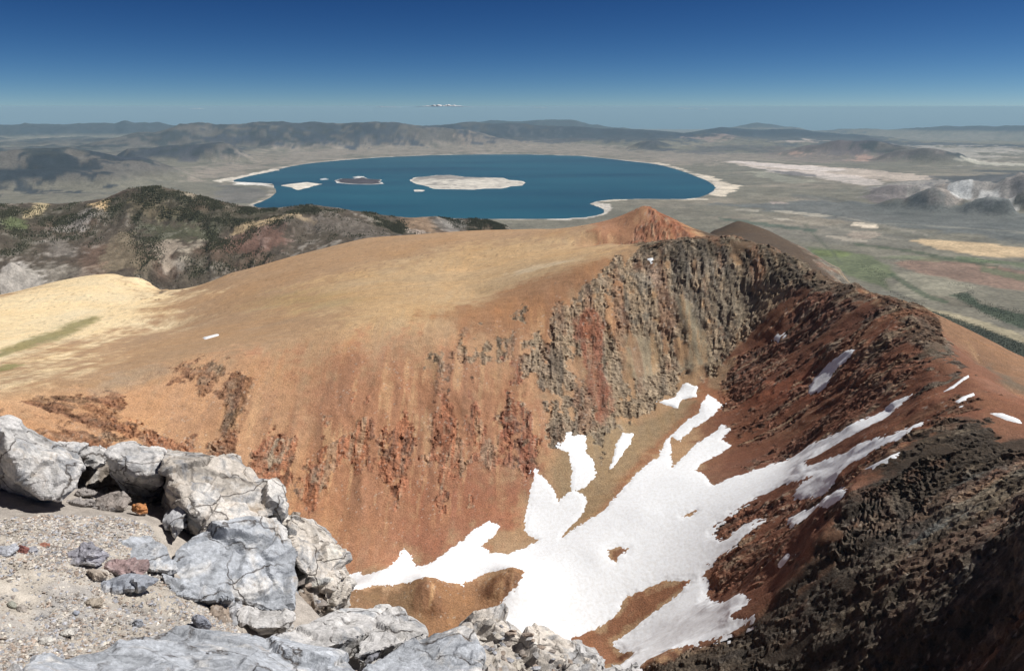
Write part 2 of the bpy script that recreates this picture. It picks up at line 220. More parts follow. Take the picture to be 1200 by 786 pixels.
VALLEY_TINTS = [([(-11112,38049),(-7812,40197),(-3637,42193),(2199,51038),(6824,39480),(11512,35430),(14149,31805),(8070,29696),(5678,28998),(4332,33271),(0,38016),(-6311,34233),(-8203,27906),(-8867,23174),(-10467,25960)],(0.278,0.231,0.189),0.6,900),([(-4083,42152),(-2758,42749),(0,51085),(536,49715),(-2704,41785)],(0.341,0.27,0.211),0.5,900),([(-13371,20512),(-13040,21110),(-12257,21765),(-11797,22210),(-14197,29104),(-10840,22692),(-10700,21845),(-10663,20346),(-10574,19766),(-11419,19290),(-11791,19225),(-12327,18723),(-13993,18217),(-15211,20027)],(0.022,0.028,0.036),0.9,500),([(-14703,29495),(-13784,29617),(-13074,30253),(-12266,30277),(-14027,38472),(-13325,39203),(-10972,31708),(-11944,29798),(-12937,29080),(-10898,22291)],(0.042,0.046,0.059),0.7,500),([(-14762,39184),(-12860,39849),(-11562,39759),(-12036,39140),(-13192,38766),(-11548,30558)],(0.047,0.049,0.06),0.6,700),([(-10969,39926),(-10168,41111),(-8999,41882),(-7100,41266),(-5526,41035),(-7890,40647),(-9858,39745)],(0.036,0.046,0.062),0.8,700),([(-15245,40568),(-12596,42001),(-22332,115868),(-12575,117328),(-3017,43233),(-4527,42107),(-8997,41883),(-11805,40671)],(0.043,0.052,0.066),0.7,1200),([(-3932,52383),(1158,54047),(10852,84276),(12797,51724),(9830,45551),(5770,44537),(1005,46589),(-1863,43298)],(0.036,0.046,0.062),0.75,1200),([(5851,40078),(6628,40409),(7218,40308),(7898,40180),(8134,38367),(6879,37388)],(0.038,0.046,0.056),0.8,400),([(7734,37622),(10571,42556),(13003,42986),(14674,42445),(12281,34394),(10777,36866),(8549,35879)],(0.054,0.059,0.07),0.6,600),([(14981,59319),(41521,110453),(25668,47577),(30609,43615),(27143,38605),(23019,42601),(14612,33866),(16392,50700),(12631,50989)],(0.034,0.047,0.068),0.7,1500),([(13827,34194),(24567,54948),(23274,47932),(15608,30396),(15542,32655),(14487,33525)],(0.046,0.041,0.051),0.7,500),([(13887,42144),(14361,33192),(15720,29642),(16085,29103),(14725,29484),(11795,30158),(10870,33415)],(0.171,0.134,0.121),0.5,600),([(11959,34507),(12328,33999),(12383,33608),(11952,33401)],(0.456,0.297,0.221),0.6,250),([(13608,31343),(14330,32085),(14225,31068),(13526,30377)],(0.404,0.256,0.195),0.6,200),([(11946,50401),(13842,51454),(14878,51164),(12626,48785)],(0.409,0.294,0.232),0.5,500),([(16004,46378),(20006,53801),(18330,46941),(16893,45380)],(0.557,0.462,0.379),0.6,500),([(8091,30782),(9034,30805),(9781,30003),(10951,27958),(12059,25734),(12415,23947),(11912,21578),(11382,21679),(10689,22209),(10074,23042),(9455,24057),(8887,25468),(8479,27823)],(0.471,0.393,0.325),0.9,120),([(8160,31048),(9262,30450),(10500,28392),(11160,26615),(11188,25657),(10074,25669),(9423,27043),(8748,28724)],(0.677,0.601,0.551),0.7,100),([(8452,28562),(8826,27013),(9929,25293),(10456,23639),(10422,22157),(9883,20737),(9357,20824),(9306,21801),(8982,23490),(8517,25187)],(0.623,0.551,0.503),0.6,90),([(8636,25974),(9323,25522),(9283,23743),(8584,24192)],(0.108,0.102,0.102),0.8,90),([(7932,25988),(8393,25229),(8472,23499),(8743,22196),(7713,21340),(7391,22522)],(0.292,0.285,0.223),0.6,120),([(12216,22576),(13902,23579),(15801,24151),(17828,24772),(11925,16466),(11104,16898),(13139,21443),(11628,20831)],(0.047,0.052,0.057),0.8,200),([(15349,26091),(16704,25543),(17824,24774),(16865,23420),(15804,24148),(15195,25343)],(0.047,0.052,0.057),0.7,150),([(21727,44719),(24030,42774),(25055,38605),(27426,38404),(24632,34449),(22517,35868),(16251,30057)],(0.479,0.443,0.393),0.5,900),([(15841,28900),(17128,29206),(19017,29156),(19931,27754),(19404,27003),(17962,27983),(16449,28559)],(0.537,0.513,0.424),0.6,150),([(8131,15832),(9474,17989),(9928,18130),(9962,17470),(9020,15443),(8614,15286),(8219,15502)],(0.315,0.273,0.236),0.9,60),([(8180,15807),(8342,15626),(8350,15432),(8221,15501)],(0.075,0.066,0.069),0.7,40),([(9944,17733),(10345,17502),(10139,16995),(8996,15557),(8810,15663)],(0.523,0.523,0.504),0.9,50),([(10378,17354),(10669,17048),(10037,15441),(9238,14821),(10090,16902)],(0.582,0.572,0.542),0.85,60),([(10365,16982),(10597,16713),(9410,14712),(9117,14895)],(0.096,0.089,0.089),0.8,40),([(13932,21987),(11197,17104),(11960,16859),(11737,16466),(11049,16804),(10837,17202)],(0.326,0.291,0.264),0.8,80),([(10923,17016),(11049,16804),(11616,16551),(10615,15049),(10058,15318)],(0.131,0.117,0.113),0.7,80),([(8055,17848),(9055,19647),(10091,20017),(8239,15777),(8052,15873),(7818,16878)],(0.149,0.123,0.119),0.7,80),([(9061,14929),(9999,15357),(10076,15199),(9146,14781)],(0.709,0.692,0.648),0.7,50),([(5637,30514),(5935,28709),(5906,25539),(6125,24391),(6174,22576),(6049,20902),(5484,19349),(4941,18326),(4839,18974),(5282,20225),(5642,22122),(5824,24819),(5757,27830)],(0.669,0.583,0.461),0.9,80),([(1717,17297),(1960,17436),(2138,16850),(2066,15829),(1804,15073),(1294,14584),(639,14400),(654,14744),(1495,14983),(1861,15717)],(0.624,0.572,0.505),0.8,50),([(1922,17441),(2150,17414),(2631,17690),(2668,17949),(4501,17764),(4566,18031),(2221,18010)],(0.633,0.57,0.458),0.8,25),([(-8642,22569),(-8600,23274),(-8344,24656),(-8299,27409),(-7822,25612),(-8033,24195),(-8177,23080),(-8310,22200)],(0.703,0.636,0.535),0.85,60),([(-8066,22615),(-7347,22379),(-6649,21840),(-6381,20938),(-6959,21168),(-7506,21413)],(0.755,0.72,0.653),0.9,50),([(-5700,17228),(-5750,18399),(-5975,19788),(-6308,20693),(-5750,19385),(-5527,18057),(-5493,16930)],(0.562,0.475,0.36),0.8,60),([(-7726,21043),(-6800,20670),(-6114,19746),(-5795,18280),(-5870,17171),(-6401,17171),(-7261,18872)],(0.14,0.132,0.123),0.7,120),([(4537,16780),(7618,17280),(8449,15284),(9943,14970),(10524,13530),(8960,11435),(7764,11563),(7314,12618),(6489,13255),(5866,14700),(4889,15792)],(0.112,0.12,0.116),0.8,300),([(5228,15761),(5669,15529),(6015,15087),(6196,14711),(5866,14700),(5377,15177)],(0.4,0.36,0.288),0.8,50),([(6152,14805),(6391,14406),(6674,13032),(6758,12360),(6656,12295),(6483,12937),(6262,14105)],(0.281,0.255,0.208),0.6,30),([(6163,13873),(6469,13597),(6260,13109),(6153,13097),(5937,13447)],(0.695,0.596,0.464),0.95,15),([(5420,12389),(5693,12769),(6008,12682),(6014,12448),(5643,12022),(5382,12038)],(0.499,0.393,0.305),0.8,40),([(5023,12397),(5283,12289),(5475,11945),(5471,11695),(5162,11835)],(0.654,0.559,0.44),0.8,25),([(4904,14498),(5170,14339),(5207,14128),(4950,14156)],(0.571,0.521,0.432),0.6,25),([(4158,13860),(5841,13117),(6463,11548),(5703,11051),(4695,11652),(3918,12542)],(0.174,0.164,0.137),0.5,150),([(6160,11820),(6543,11947),(6898,11631),(7441,11058),(8389,10669),(7914,10032),(7120,10196),(6478,10471),(6188,11031)],(0.526,0.39,0.235),0.9,60),([(4340,11392),(4757,11011),(4963,10506),(4851,9764),(4576,9069),(4197,8371),(4117,9077),(4146,10224)],(0.109,0.134,0.062),0.75,90),([(4329,11022),(4638,11020),(4824,10732),(4507,10401),(4267,10539)],(0.144,0.173,0.062),0.7,40),([(5023,10009),(5666,10270),(6182,9968),(6386,9408),(6990,8793),(6346,7931),(5658,8271),(5296,8799),(5003,9201)],(0.254,0.158,0.117),0.75,90),([(4904,9423),(5215,9014),(5246,8538),(4681,7869),(4232,7871),(4287,8459)],(0.265,0.246,0.184),0.7,70),([(6054,9749),(6239,9179),(6812,8554),(6553,8207),(5999,8803),(5846,9395)],(0.093,0.124,0.065),0.7,60),([(4875,10311),(5424,10484),(5826,10353),(6440,10211),(6764,10000),(6145,9904),(5460,10093)],(0.145,0.165,0.094),0.6,60),([(4559,8152),(4860,7868),(5000,7511),(5039,7174),(4744,7373),(4477,7659)],(0.116,0.101,0.074),0.7,60),([(4136,7591),(4340,7407),(4485,6937),(4552,6426),(4413,6324),(4251,6810),(4084,7244)],(0.364,0.311,0.201),0.7,40),([(4770,8113),(5042,8265),(4954,8030),(4868,7728),(5038,7303),(5603,6934),(5267,6483),(4689,6756),(4662,7376)],(0.041,0.058,0.033),0.85,40),([(5810,13760),(6995,13684),(8440,12618),(9278,11859),(9169,11715),(8340,12463),(6912,13515),(5743,13595)],(0.283,0.27,0.221),0.5,20),([(5216,13806),(4908,12495),(4598,11078),(4307,9913),(4335,9901),(4656,11096),(4956,12476),(5270,13785)],(0.088,0.098,0.066),0.6,20),([(5204,11623),(5703,11051),(6071,10167),(6269,9740),(6176,9588),(5961,9974),(5595,10831),(5120,11425)],(0.059,0.079,0.042),0.7,20),([(4594,9217),(4489,8578),(4407,7949),(4507,7716),(4595,7842),(4537,8111),(4615,8714),(4707,9322)],(0.053,0.075,0.039),0.7,20),([(6135,10489),(6701,9901),(7422,9373),(7221,9103),(6540,9648),(5984,10218)],(0.102,0.139,0.067),0.6,30),([(4726,15247),(5503,13757),(6032,11993),(5949,11821),(5420,13540),(4649,14989)],(0.323,0.288,0.225),0.4,15),([(6822,18804),(7516,17970),(7803,16092),(7774,16011),(7187,17156),(6547,18024)],(0.102,0.106,0.102),0.5,80),([(4626,16104),(5070,15812),(4942,15398),(4540,15669)],(0.412,0.379,0.312),0.5,20),([(5753,17399),(6010,17312),(6036,16835),(5650,16788)],(0.472,0.386,0.347),0.5,30),([(4118,7556),(4220,7341),(4336,6819),(4396,6298),(4529,5494),(4019,4809),(4008,5691),(4062,6481),(4016,7114)],(0.03,0.038,0.024),0.85,30),([(3904,14670),(4270,14250),(4612,13836),(5204,12976),(5049,12759),(4477,13413),(3931,14164)],(0.074,0.098,0.071),0.8,25)]
ISLANDS = [('largest pale island with a grey hump in the middle of the lake',[(-2987,22760),(-2962,23779),(-2631,24086),(-2359,24562),(-1935,24625),(-1437,23927),(-909,23773),(-258,23621),(-100,22894),(297,22615),(384,21947),(279,21195),(-46,20955),(-268,20380),(-671,20380),(-992,20093),(-1438,20159),(-2046,20271),(-2297,20959),(-2724,21823)],60,(0.629,0.577,0.493),(0.143,0.126,0.122)),('low white island shaped like a wedge beside the sandy spit',[(-6290,21223),(-6183,21718),(-5840,22235),(-5284,21635),(-5380,20976),(-5438,20400),(-5499,19961),(-5837,20630)],15,(0.668,0.614,0.517),(0.596,0.546,0.456)),('dark lava island with ragged white edges between two pale islands',[(-5181,22774),(-5103,23345),(-4720,23342),(-4577,23942),(-4234,23193),(-3830,23047),(-3791,22354),(-3572,21750),(-3862,21500),(-4372,21578),(-4929,21965)],70,(0.067,0.054,0.061),(0.054,0.045,0.052)),('tiny white islet off the near tip of the large pale island',[(-2539,19945),(-2434,20162),(-2233,19944),(-2268,19669),(-2436,19628)],5,(0.645,0.603,0.535),(0.645,0.603,0.535)),('small white reef in front of the far shore left of the dark lava island',[(-5733,23205),(-5612,23556),(-5408,23116),(-5543,22833)],5,(0.524,0.547,0.547),(0.524,0.547,0.547)),('row of white tufa rocks just behind the dark lava island',[(-4873,23852),(-4762,24224),(-4527,24097),(-4557,23698),(-4747,23609)],8,(0.652,0.642,0.6),(0.652,0.642,0.6))]
HILL_TINTS = [([(-3296,4991),(-3272,5043),(-3188,5057),(-3118,4914),(-3206,4864)],(0.12,0.152,0.066),0.7,30),([(-3219,5074),(-3276,5255),(-3724,6162),(-3218,5401),(-3175,5164)],(0.487,0.396,0.239),0.8,30),([(-2927,5360),(-2881,5391),(-2812,5335),(-2755,5237),(-2801,5235)],(0.627,0.454,0.253),0.9,30),([(-2926,4956),(-2954,5118),(-2892,5229),(-2821,5177),(-2800,5010),(-2867,4945)],(0.369,0.342,0.312),0.6,40),([(-2908,4723),(-2938,4876),(-2834,4831),(-2610,4594),(-2765,4552)],(0.256,0.23,0.202),0.5,50),([(-2863,4248),(-2892,4341),(-2868,4400),(-2756,4312),(-2642,4230),(-2518,4086),(-2769,4037)],(0.505,0.467,0.423),0.8,40),([(-2381,4366),(-2496,4794),(-2543,4981),(-2481,4941),(-2359,4728),(-2159,4414)],(0.185,0.149,0.1),0.85,60),([(-2500,4281),(-2457,4441),(-2349,4321),(-2357,4235)],(0.209,0.141,0.101),0.7,50),([(-2406,5089),(-2265,5162),(-2086,5137),(-1951,4960),(-2098,4871),(-2291,4881)],(0.068,0.084,0.042),0.5,90),([(-2218,4745),(-2219,4863),(-2144,4891),(-2054,4784),(-2078,4680),(-2085,4604),(-2022,4459),(-2071,4514),(-2138,4637)],(0.361,0.304,0.239),0.7,25),([(-2046,4761),(-2044,4857),(-2019,4907),(-1922,4877),(-1964,4796),(-1996,4695),(-1982,4594)],(0.339,0.294,0.23),0.7,25),([(-1846,4922),(-1797,5116),(-1671,5177),(-1524,5154),(-1491,4921),(-1651,4812),(-1776,4785)],(0.179,0.094,0.072),0.6,70),([(-1904,5048),(-1863,5146),(-1694,5260),(-1551,5382),(-1466,5398),(-1357,5355),(-1511,5340),(-1683,5218),(-1817,5090)],(0.387,0.294,0.177),0.85,25),([(-2833,6619),(-2740,6658),(-2675,6685),(-2232,5451),(-2331,5496)],(0.36,0.303,0.223),0.7,40),([(-2634,5312),(-2424,5294),(-2294,5247),(-2354,5174),(-2566,5212)],(0.287,0.221,0.134),0.3,80),([(-1142,7109),(-949,7137),(-624,5918),(-528,5571),(-638,5441),(-823,5699)],(0.237,0.164,0.108),0.9,60),([(-624,5918),(-557,7178),(-367,6009),(-388,5796),(-511,5730)],(0.259,0.246,0.227),0.5,60),([(-1530,5294),(-1222,5509),(-1047,5542),(-836,5353),(-967,5091),(-1287,5249)],(0.133,0.112,0.094),0.7,70),([(-788,5524),(-689,5629),(-587,5541),(-665,5420)],(0.419,0.352,0.298),0.7,30),([(-2769,4037),(-2641,4139),(-2406,4337),(-2699,4430),(-2816,4291)],(0.297,0.269,0.225),0.4,60)]
FOREST = [([(-3518,5313),(-3218,5401),(-2979,5402),(-2806,5298),(-2819,5073),(-3013,5017),(-3145,5010),(-3332,5007)],0.8),([(-2781,5242),(-2672,5407),(-2483,5456),(-2214,5515),(-1942,5495),(-1644,5510),(-1423,5605),(-1244,5623),(-1525,5397),(-1898,5166),(-1941,4962),(-2071,5176),(-2300,5181),(-2442,5110),(-2628,5154)],1.0),([(-1917,4893),(-1781,5161),(-1540,5339),(-1503,5305),(-1712,5119),(-1846,4840),(-1896,4445),(-1935,4375)],0.7),([(-1144,5742),(-967,5822),(-794,5714),(-643,5494),(-783,5396),(-996,5602)],1.0),([(-504,6055),(-272,6121),(-68,6121),(41,6053),(-259,5795),(-396,5937)],0.9),([(-3283,4924),(-3103,4886),(-2938,4876),(-2848,4521),(-3007,4455)],0.5),([(-3105,5035),(-2846,5254),(-2666,5107),(-2680,4789),(-2831,4675)],0.35),([(-2548,5096),(-2393,5127),(-2211,4818),(-2099,4348),(-2281,4608)],0.3),([(-1978,4613),(-1853,4860),(-1465,4823),(-1587,4680),(-1856,4400)],0.35),([(-1327,5439),(-996,5602),(-805,5345),(-1030,5126),(-1410,5037)],0.35)]
VALLEY_FOREST = [([(4136,7591),(4238,7376),(4362,6865),(4413,6324),(4529,5494),(4137,4967),(4147,5907),(4117,6578),(4050,7178)],1.0),([(4770,8113),(4980,8273),(5162,8526),(5140,8354),(4906,7948),(5046,7586),(5248,7366),(5721,7091),(5290,6514),(4689,6756),(4580,7238)],0.45),([(4237,8457),(4233,8248),(4307,7756),(4197,7627),(4127,8123)],0.6),([(4575,10148),(4670,9609),(4576,9069),(4253,8450),(4320,9072)],0.2),([(4793,10388),(5249,10125),(5352,9992),(5128,9880)],0.1),([(6212,10215),(6499,10081),(6364,9897),(6081,9986)],0.25),([(5105,8814),(5287,8609),(5151,8440),(5029,8636)],0.2)]
MASSIF_TINTS = [([(-1027,1090),(-1954,2143),(-1347,1967),(-1516,2472),(-1351,2566),(-1283,2601),(-888,1970),(-785,1620),(-809,1420),(-770,1171),(-718,1013)],(0.793,0.641,0.396),0.85,110,0.0,None),([(-509,1652),(-302,1784),(-85,1893),(124,1852),(181,1615),(228,1504),(146,1433),(63,1389),(-30,1323),(-145,1251),(-256,1224),(-343,1355)],(0.513,0.359,0.2),0.75,80,0.0,None),([(-80,1779),(40,1768),(166,1646),(213,1517),(138,1530),(37,1640),(-46,1625),(-141,1548),(-181,1593)],(0.549,0.371,0.204),0.6,30,0.0,None),([(-18,1567),(53,1577),(113,1540),(169,1504),(103,1522),(35,1538)],(0.62,0.506,0.348),0.5,10,0.0,None),([(-468,437),(-739,884),(-666,931),(-598,1010),(-515,1096),(-416,1149),(-278,1192),(-144,1237),(-30,1314),(63,1384),(146,1427),(227,1492),(278,1449),(150,1279),(81,1111),(28,1047),(19,992),(-47,920),(-136,890),(-203,786)],(0.48,0.272,0.153),0.75,60,0.0,None),([(-152,1318),(0,1467),(152,1504),(219,1496),(194,1421),(93,1343),(60,1288),(-59,1259)],(0.302,0.153,0.081),0.75,30,0.0,None),([(-352,1158),(-57,1224),(56,1182),(42,1062),(0,977),(-138,903),(-222,866),(-291,936)],(0.309,0.138,0.08),0.6,50,0.0,None),([(-150,1018),(-52,1056),(15,1046),(42,1068),(22,1007),(-47,937),(-137,895),(-166,946)],(0.299,0.12,0.075),0.6,30,0.0,None),([(-221,1002),(-163,1022),(-149,900),(-201,876)],(0.409,0.204,0.118),0.4,20,0.0,None),([(575,1260),(592,1170),(590,1093),(580,1008),(555,929),(550,873),(525,806),(508,747),(490,690),(480,610),(900,600),(1000,1000),(900,1500),(700,1560),(640,1400)],(0.246,0.14,0.084),0.9,14,0.0,None),([(580,976),(667,1016),(665,937),(686,870),(587,740),(636,893),(584,902)],(0.147,0.125,0.09),0.7,14,0.0,None),([(557,884),(640,899),(639,808),(559,702),(557,778),(540,828)],(0.404,0.162,0.092),0.8,12,0.0,None),([(555,872),(618,900),(590,827),(558,809),(551,847)],(0.618,0.536,0.429),0.5,7,0.0,None),([(493,748),(513,710),(485,612),(421,525),(464,644)],(0.406,0.308,0.203),0.7,14,0.0,None),([(120,560),(300,480),(560,560),(640,1000),(560,1300),(340,1300),(280,1050),(240,860),(160,740)],(0.219,0.101,0.062),0.9,18,0.0,None),([(120,600),(100,380),(300,200),(560,200),(505,690),(430,735),(290,655),(190,620)],(0.062,0.048,0.036),0.95,10,0.9,None),([(-500,-60),(700,-60),(600,330),(480,430),(250,400),(100,420),(-500,420)],(0.06,0.054,0.045),0.95,15,0.9,None),([(480,1427),(524,1342),(569,1252),(594,1167),(585,1094),(574,1004),(550,923),(546,866),(518,800),(499,743),(461,754),(392,718),(340,688),(299,659),(253,640),(216,633),(149,622),(222,780),(286,885),(327,1082),(336,1201),(347,1284),(399,1324),(500,1334)],(0.192,0.084,0.052),0.9,14,0.8,None),([(106,936),(150,1017),(217,1119),(285,1192),(337,1270),(377,1289),(370,1195),(337,1177),(277,1151),(226,1092),(161,1003),(119,950)],(0.3,0.137,0.074),0.8,10,0.0,None),([(52,1054),(81,1111),(139,1156),(213,1185),(289,1217),(308,1203),(264,1155),(215,1107),(165,1034),(120,968),(82,927),(64,916),(74,999)],(0.314,0.229,0.135),0.8,10,0.0,None),([(409,1219),(448,1152),(480,1138),(452,1055),(400,1116),(357,1200)],(0.298,0.114,0.067),0.7,12,0.0,None),([(-661,923),(-648,956),(-608,1006),(-560,1001),(-513,970),(-483,926),(-517,878),(-613,837),(-666,775),(-725,864)],(0.288,0.17,0.097),0.75,9,5.0,None),([(-547,971),(-530,983),(-504,975),(-466,963),(-465,929),(-502,916)],(0.379,0.194,0.111),0.7,8,5.0,None),([(-498,1109),(-477,1131),(-444,1118),(-409,1100),(-389,1066),(-392,1008),(-418,1006),(-420,1056),(-476,1075)],(0.239,0.152,0.089),0.75,7,5.0,None),([(-597,1018),(-599,1083),(-553,1122),(-515,1096),(-537,1056),(-576,1012)],(0.321,0.262,0.192),0.45,9,1.0,None),([(-487,953),(-465,993),(-449,985),(-444,945),(-470,927)],(0.328,0.164,0.096),0.6,7,4.0,None),([(-419,971),(-410,1009),(-381,1000),(-358,934),(-398,940)],(0.249,0.129,0.075),0.7,7,5.0,None),([(-368,973),(-343,1013),(-312,1033),(-254,1054),(-207,1074),(-158,1100),(-94,1131),(-55,1152),(0,1125),(42,1089),(23,1053),(-39,1056),(-101,1032),(-151,1025),(-209,999),(-239,966),(-281,942),(-329,952)],(0.352,0.153,0.088),0.75,10,4.5,None),([(-309,993),(-304,1026),(-292,1044),(-285,1036),(-295,1011),(-301,984)],(0.368,0.327,0.243),0.7,4,4.0,None),([(-166,1175),(-140,1199),(-58,1256),(0,1293),(52,1290),(0,1234),(-112,1196),(-152,1171)],(0.246,0.203,0.14),0.7,6,4.0,None),([(-120,1109),(-93,1110),(-102,1046),(-121,1042)],(0.173,0.078,0.05),0.6,6,3.0,None),([(-54,1138),(0,1166),(44,1148),(42,1068),(15,1053),(-13,1068),(-52,1074)],(0.252,0.104,0.066),0.75,8,4.0,None),([(-14,1237),(14,1237),(21,1201),(-14,1183)],(0.321,0.125,0.079),0.7,7,3.0,None),([(22,1239),(69,1332),(149,1434),(211,1499),(277,1498),(383,1490),(481,1433),(528,1340),(501,1311),(440,1313),(377,1289),(329,1254),(248,1212),(206,1183),(126,1133),(74,1106),(44,1164)],(0.308,0.248,0.176),0.8,13,6.0,None),([(143,1398),(231,1461),(330,1473),(479,1423),(518,1346),(460,1342),(399,1324),(319,1344),(294,1336),(201,1337)],(0.183,0.165,0.132),0.7,10,4.0,None),([(302,1502),(392,1496),(654,1915),(475,1407),(433,1429),(381,1440),(328,1461)],(0.109,0.099,0.082),0.7,5,5.0,None),([(305,1384),(325,1377),(349,1333),(358,1296),(323,1274),(303,1293),(314,1326)],(0.392,0.334,0.227),0.7,6,-5.0,None),([(196,1314),(224,1335),(255,1335),(268,1314),(252,1274),(215,1258),(198,1276)],(0.35,0.294,0.197),0.6,9,-5.0,None),([(104,1330),(132,1356),(164,1357),(166,1311),(156,1253),(167,1211),(144,1175),(119,1272)],(0.267,0.103,0.064),0.85,5,2.0,None),([(257,1471),(275,1448),(277,1417),(249,1412)],(0.439,0.412,0.361),0.6,6,0.0,None),([(133,1225),(164,1240),(181,1214),(146,1158)],(0.278,0.119,0.076),0.7,6,2.0,None),([(347,1284),(390,1281),(368,1216),(337,1239)],(0.316,0.24,0.147),0.6,6,0.0,None),([(522,1338),(803,1837),(587,1168),(581,1034),(542,924),(495,901),(436,906),(391,975),(327,983),(344,1122),(340,1176),(348,1235),(388,1273),(441,1305)],(0.175,0.086,0.058),0.75,12,5.15,None),([(539,1170),(570,1141),(562,1080),(535,1068),(516,1106)],(0.135,0.101,0.073),0.6,7,5.0,None),([(490,1167),(526,1134),(546,1064),(533,1039),(491,1100),(454,1131)],(0.154,0.095,0.064),0.6,7,6.0,None),([(549,968),(591,996),(594,948),(551,882),(493,854),(495,901)],(0.092,0.079,0.065),0.85,8,4.0,None),([(554,1060),(604,1067),(602,993),(548,936)],(0.129,0.109,0.081),0.8,9,1.0,None),([(258,875),(300,895),(352,866),(383,781),(409,734),(436,738),(394,702),(335,676),(292,661),(255,647),(230,741)],(0.21,0.103,0.067),0.7,8,4.6,None),([(190,1830),(200,1730),(235,1660),(300,1580),(430,1690),(470,1800),(400,1950),(330,2060),(200,2000)],(0.358,0.179,0.1),0.9,10,0.0,None),([(255,1640),(300,1585),(420,1690),(450,1800),(385,1890),(335,1905),(300,1820),(262,1730)],(0.264,0.109,0.064),0.85,14,5.4,None),([(180,1860),(195,1720),(225,1650),(255,1640),(245,1720),(215,1800)],(0.264,0.113,0.065),0.8,8,4.0,None),([(499,743),(465,634),(399,458),(291,282),(257,307),(142,509),(142,626),(216,633),(253,640),(299,659),(340,688),(392,718),(461,754)],(0.074,0.057,0.043),0.95,10,1.0,None),([(499,743),(465,634),(399,458),(291,282),(257,307),(142,509),(142,626),(216,633),(253,640),(299,659),(340,688),(392,718),(461,754)],(0.073,0.058,0.045),0.95,10,5.3,None),([(414,659),(451,660),(455,618),(409,506),(376,451),(392,535),(397,598)],(0.15,0.152,0.135),0.55,12,4.0,None),([(376,850),(419,769),(506,803),(499,743),(437,691),(348,668),(295,647),(251,632),(233,639)],(0.119,0.071,0.048),0.7,10,4.0,None),([(450,1900),(480,2500),(800,2700),(1100,2300),(1000,1850),(830,1620),(690,1560),(560,1700),(480,1760)],(0.07,0.055,0.044),0.92,25,0.0,None),([(770,1800),(760,2050),(830,2250),(1050,2150),(980,1800)],(0.196,0.186,0.157),0.7,20,2.5,None),([(250,1455),(384,1440),(462,1385),(522,1290),(560,1235),(650,1260),(690,1400),(690,1560),(560,1720),(400,1760),(340,1620),(250,1600)],(0.124,0.088,0.061),0.85,8,0.7,None),([(250,1455),(384,1440),(462,1385),(522,1290),(560,1235),(650,1260),(690,1400),(690,1560),(560,1720),(400,1760),(340,1620),(250,1600)],(0.132,0.107,0.076),0.8,8,5.3,None),([(525,1330),(548,1240),(572,1160),(568,1080),(556,1000),(600,1000),(630,1090),(640,1180),(612,1280),(570,1370)],(0.112,0.069,0.046),0.8,8,5.3,None),([(-916,1243),(-918,1312),(-943,1452),(-950,1520),(-965,1624),(-949,1690),(-920,1656),(-907,1569),(-879,1414),(-875,1341),(-883,1259)],(0.201,0.181,0.069),0.8,12,0.0,None),([(-834,1125),(-834,1186),(-833,1215),(-803,1202),(-779,1143),(-801,1116)],(0.203,0.193,0.073),0.8,8,0.0,None),([(-596,1683),(-492,1660),(-394,1570),(-300,1459),(-360,1425),(-482,1559)],(0.311,0.232,0.108),0.4,40,0.0,None),([(-914,1879),(-971,2053),(-1217,2632),(-912,1982),(-917,1948)],(0.215,0.16,0.102),0.8,6,5.0,None),([(-225,792),(-206,799),(-106,829),(0,850),(24,857),(9,839),(-9,823),(-23,796),(-40,754),(-198,670)],(0.252,0.132,0.069),0.8,6,1.0,None),([(-204,792),(-126,818),(-103,794),(-158,752),(-204,739)],(0.187,0.142,0.082),0.5,14,0.0,None),([(37,763),(74,781),(107,792),(132,806),(142,822),(188,829),(221,814),(190,796),(148,781),(117,773),(140,733),(111,728),(90,671),(28,692)],(0.242,0.104,0.057),0.85,4,0.0,None),([(128,889),(152,889),(151,877),(135,870),(125,876)],(0.22,0.099,0.055),0.8,3,0.0,None)]  # spur and near-flank rock tinted darker for painted shade, one paler patch for sun
SNOW_HOLES = [[(128,888),(137,892),(152,889),(151,881),(143,880),(135,871),(127,876)],[(226,919),(246,921),(248,915),(230,913)],[(255,1130),(268,1106),(245,1059),(243,1072)]]
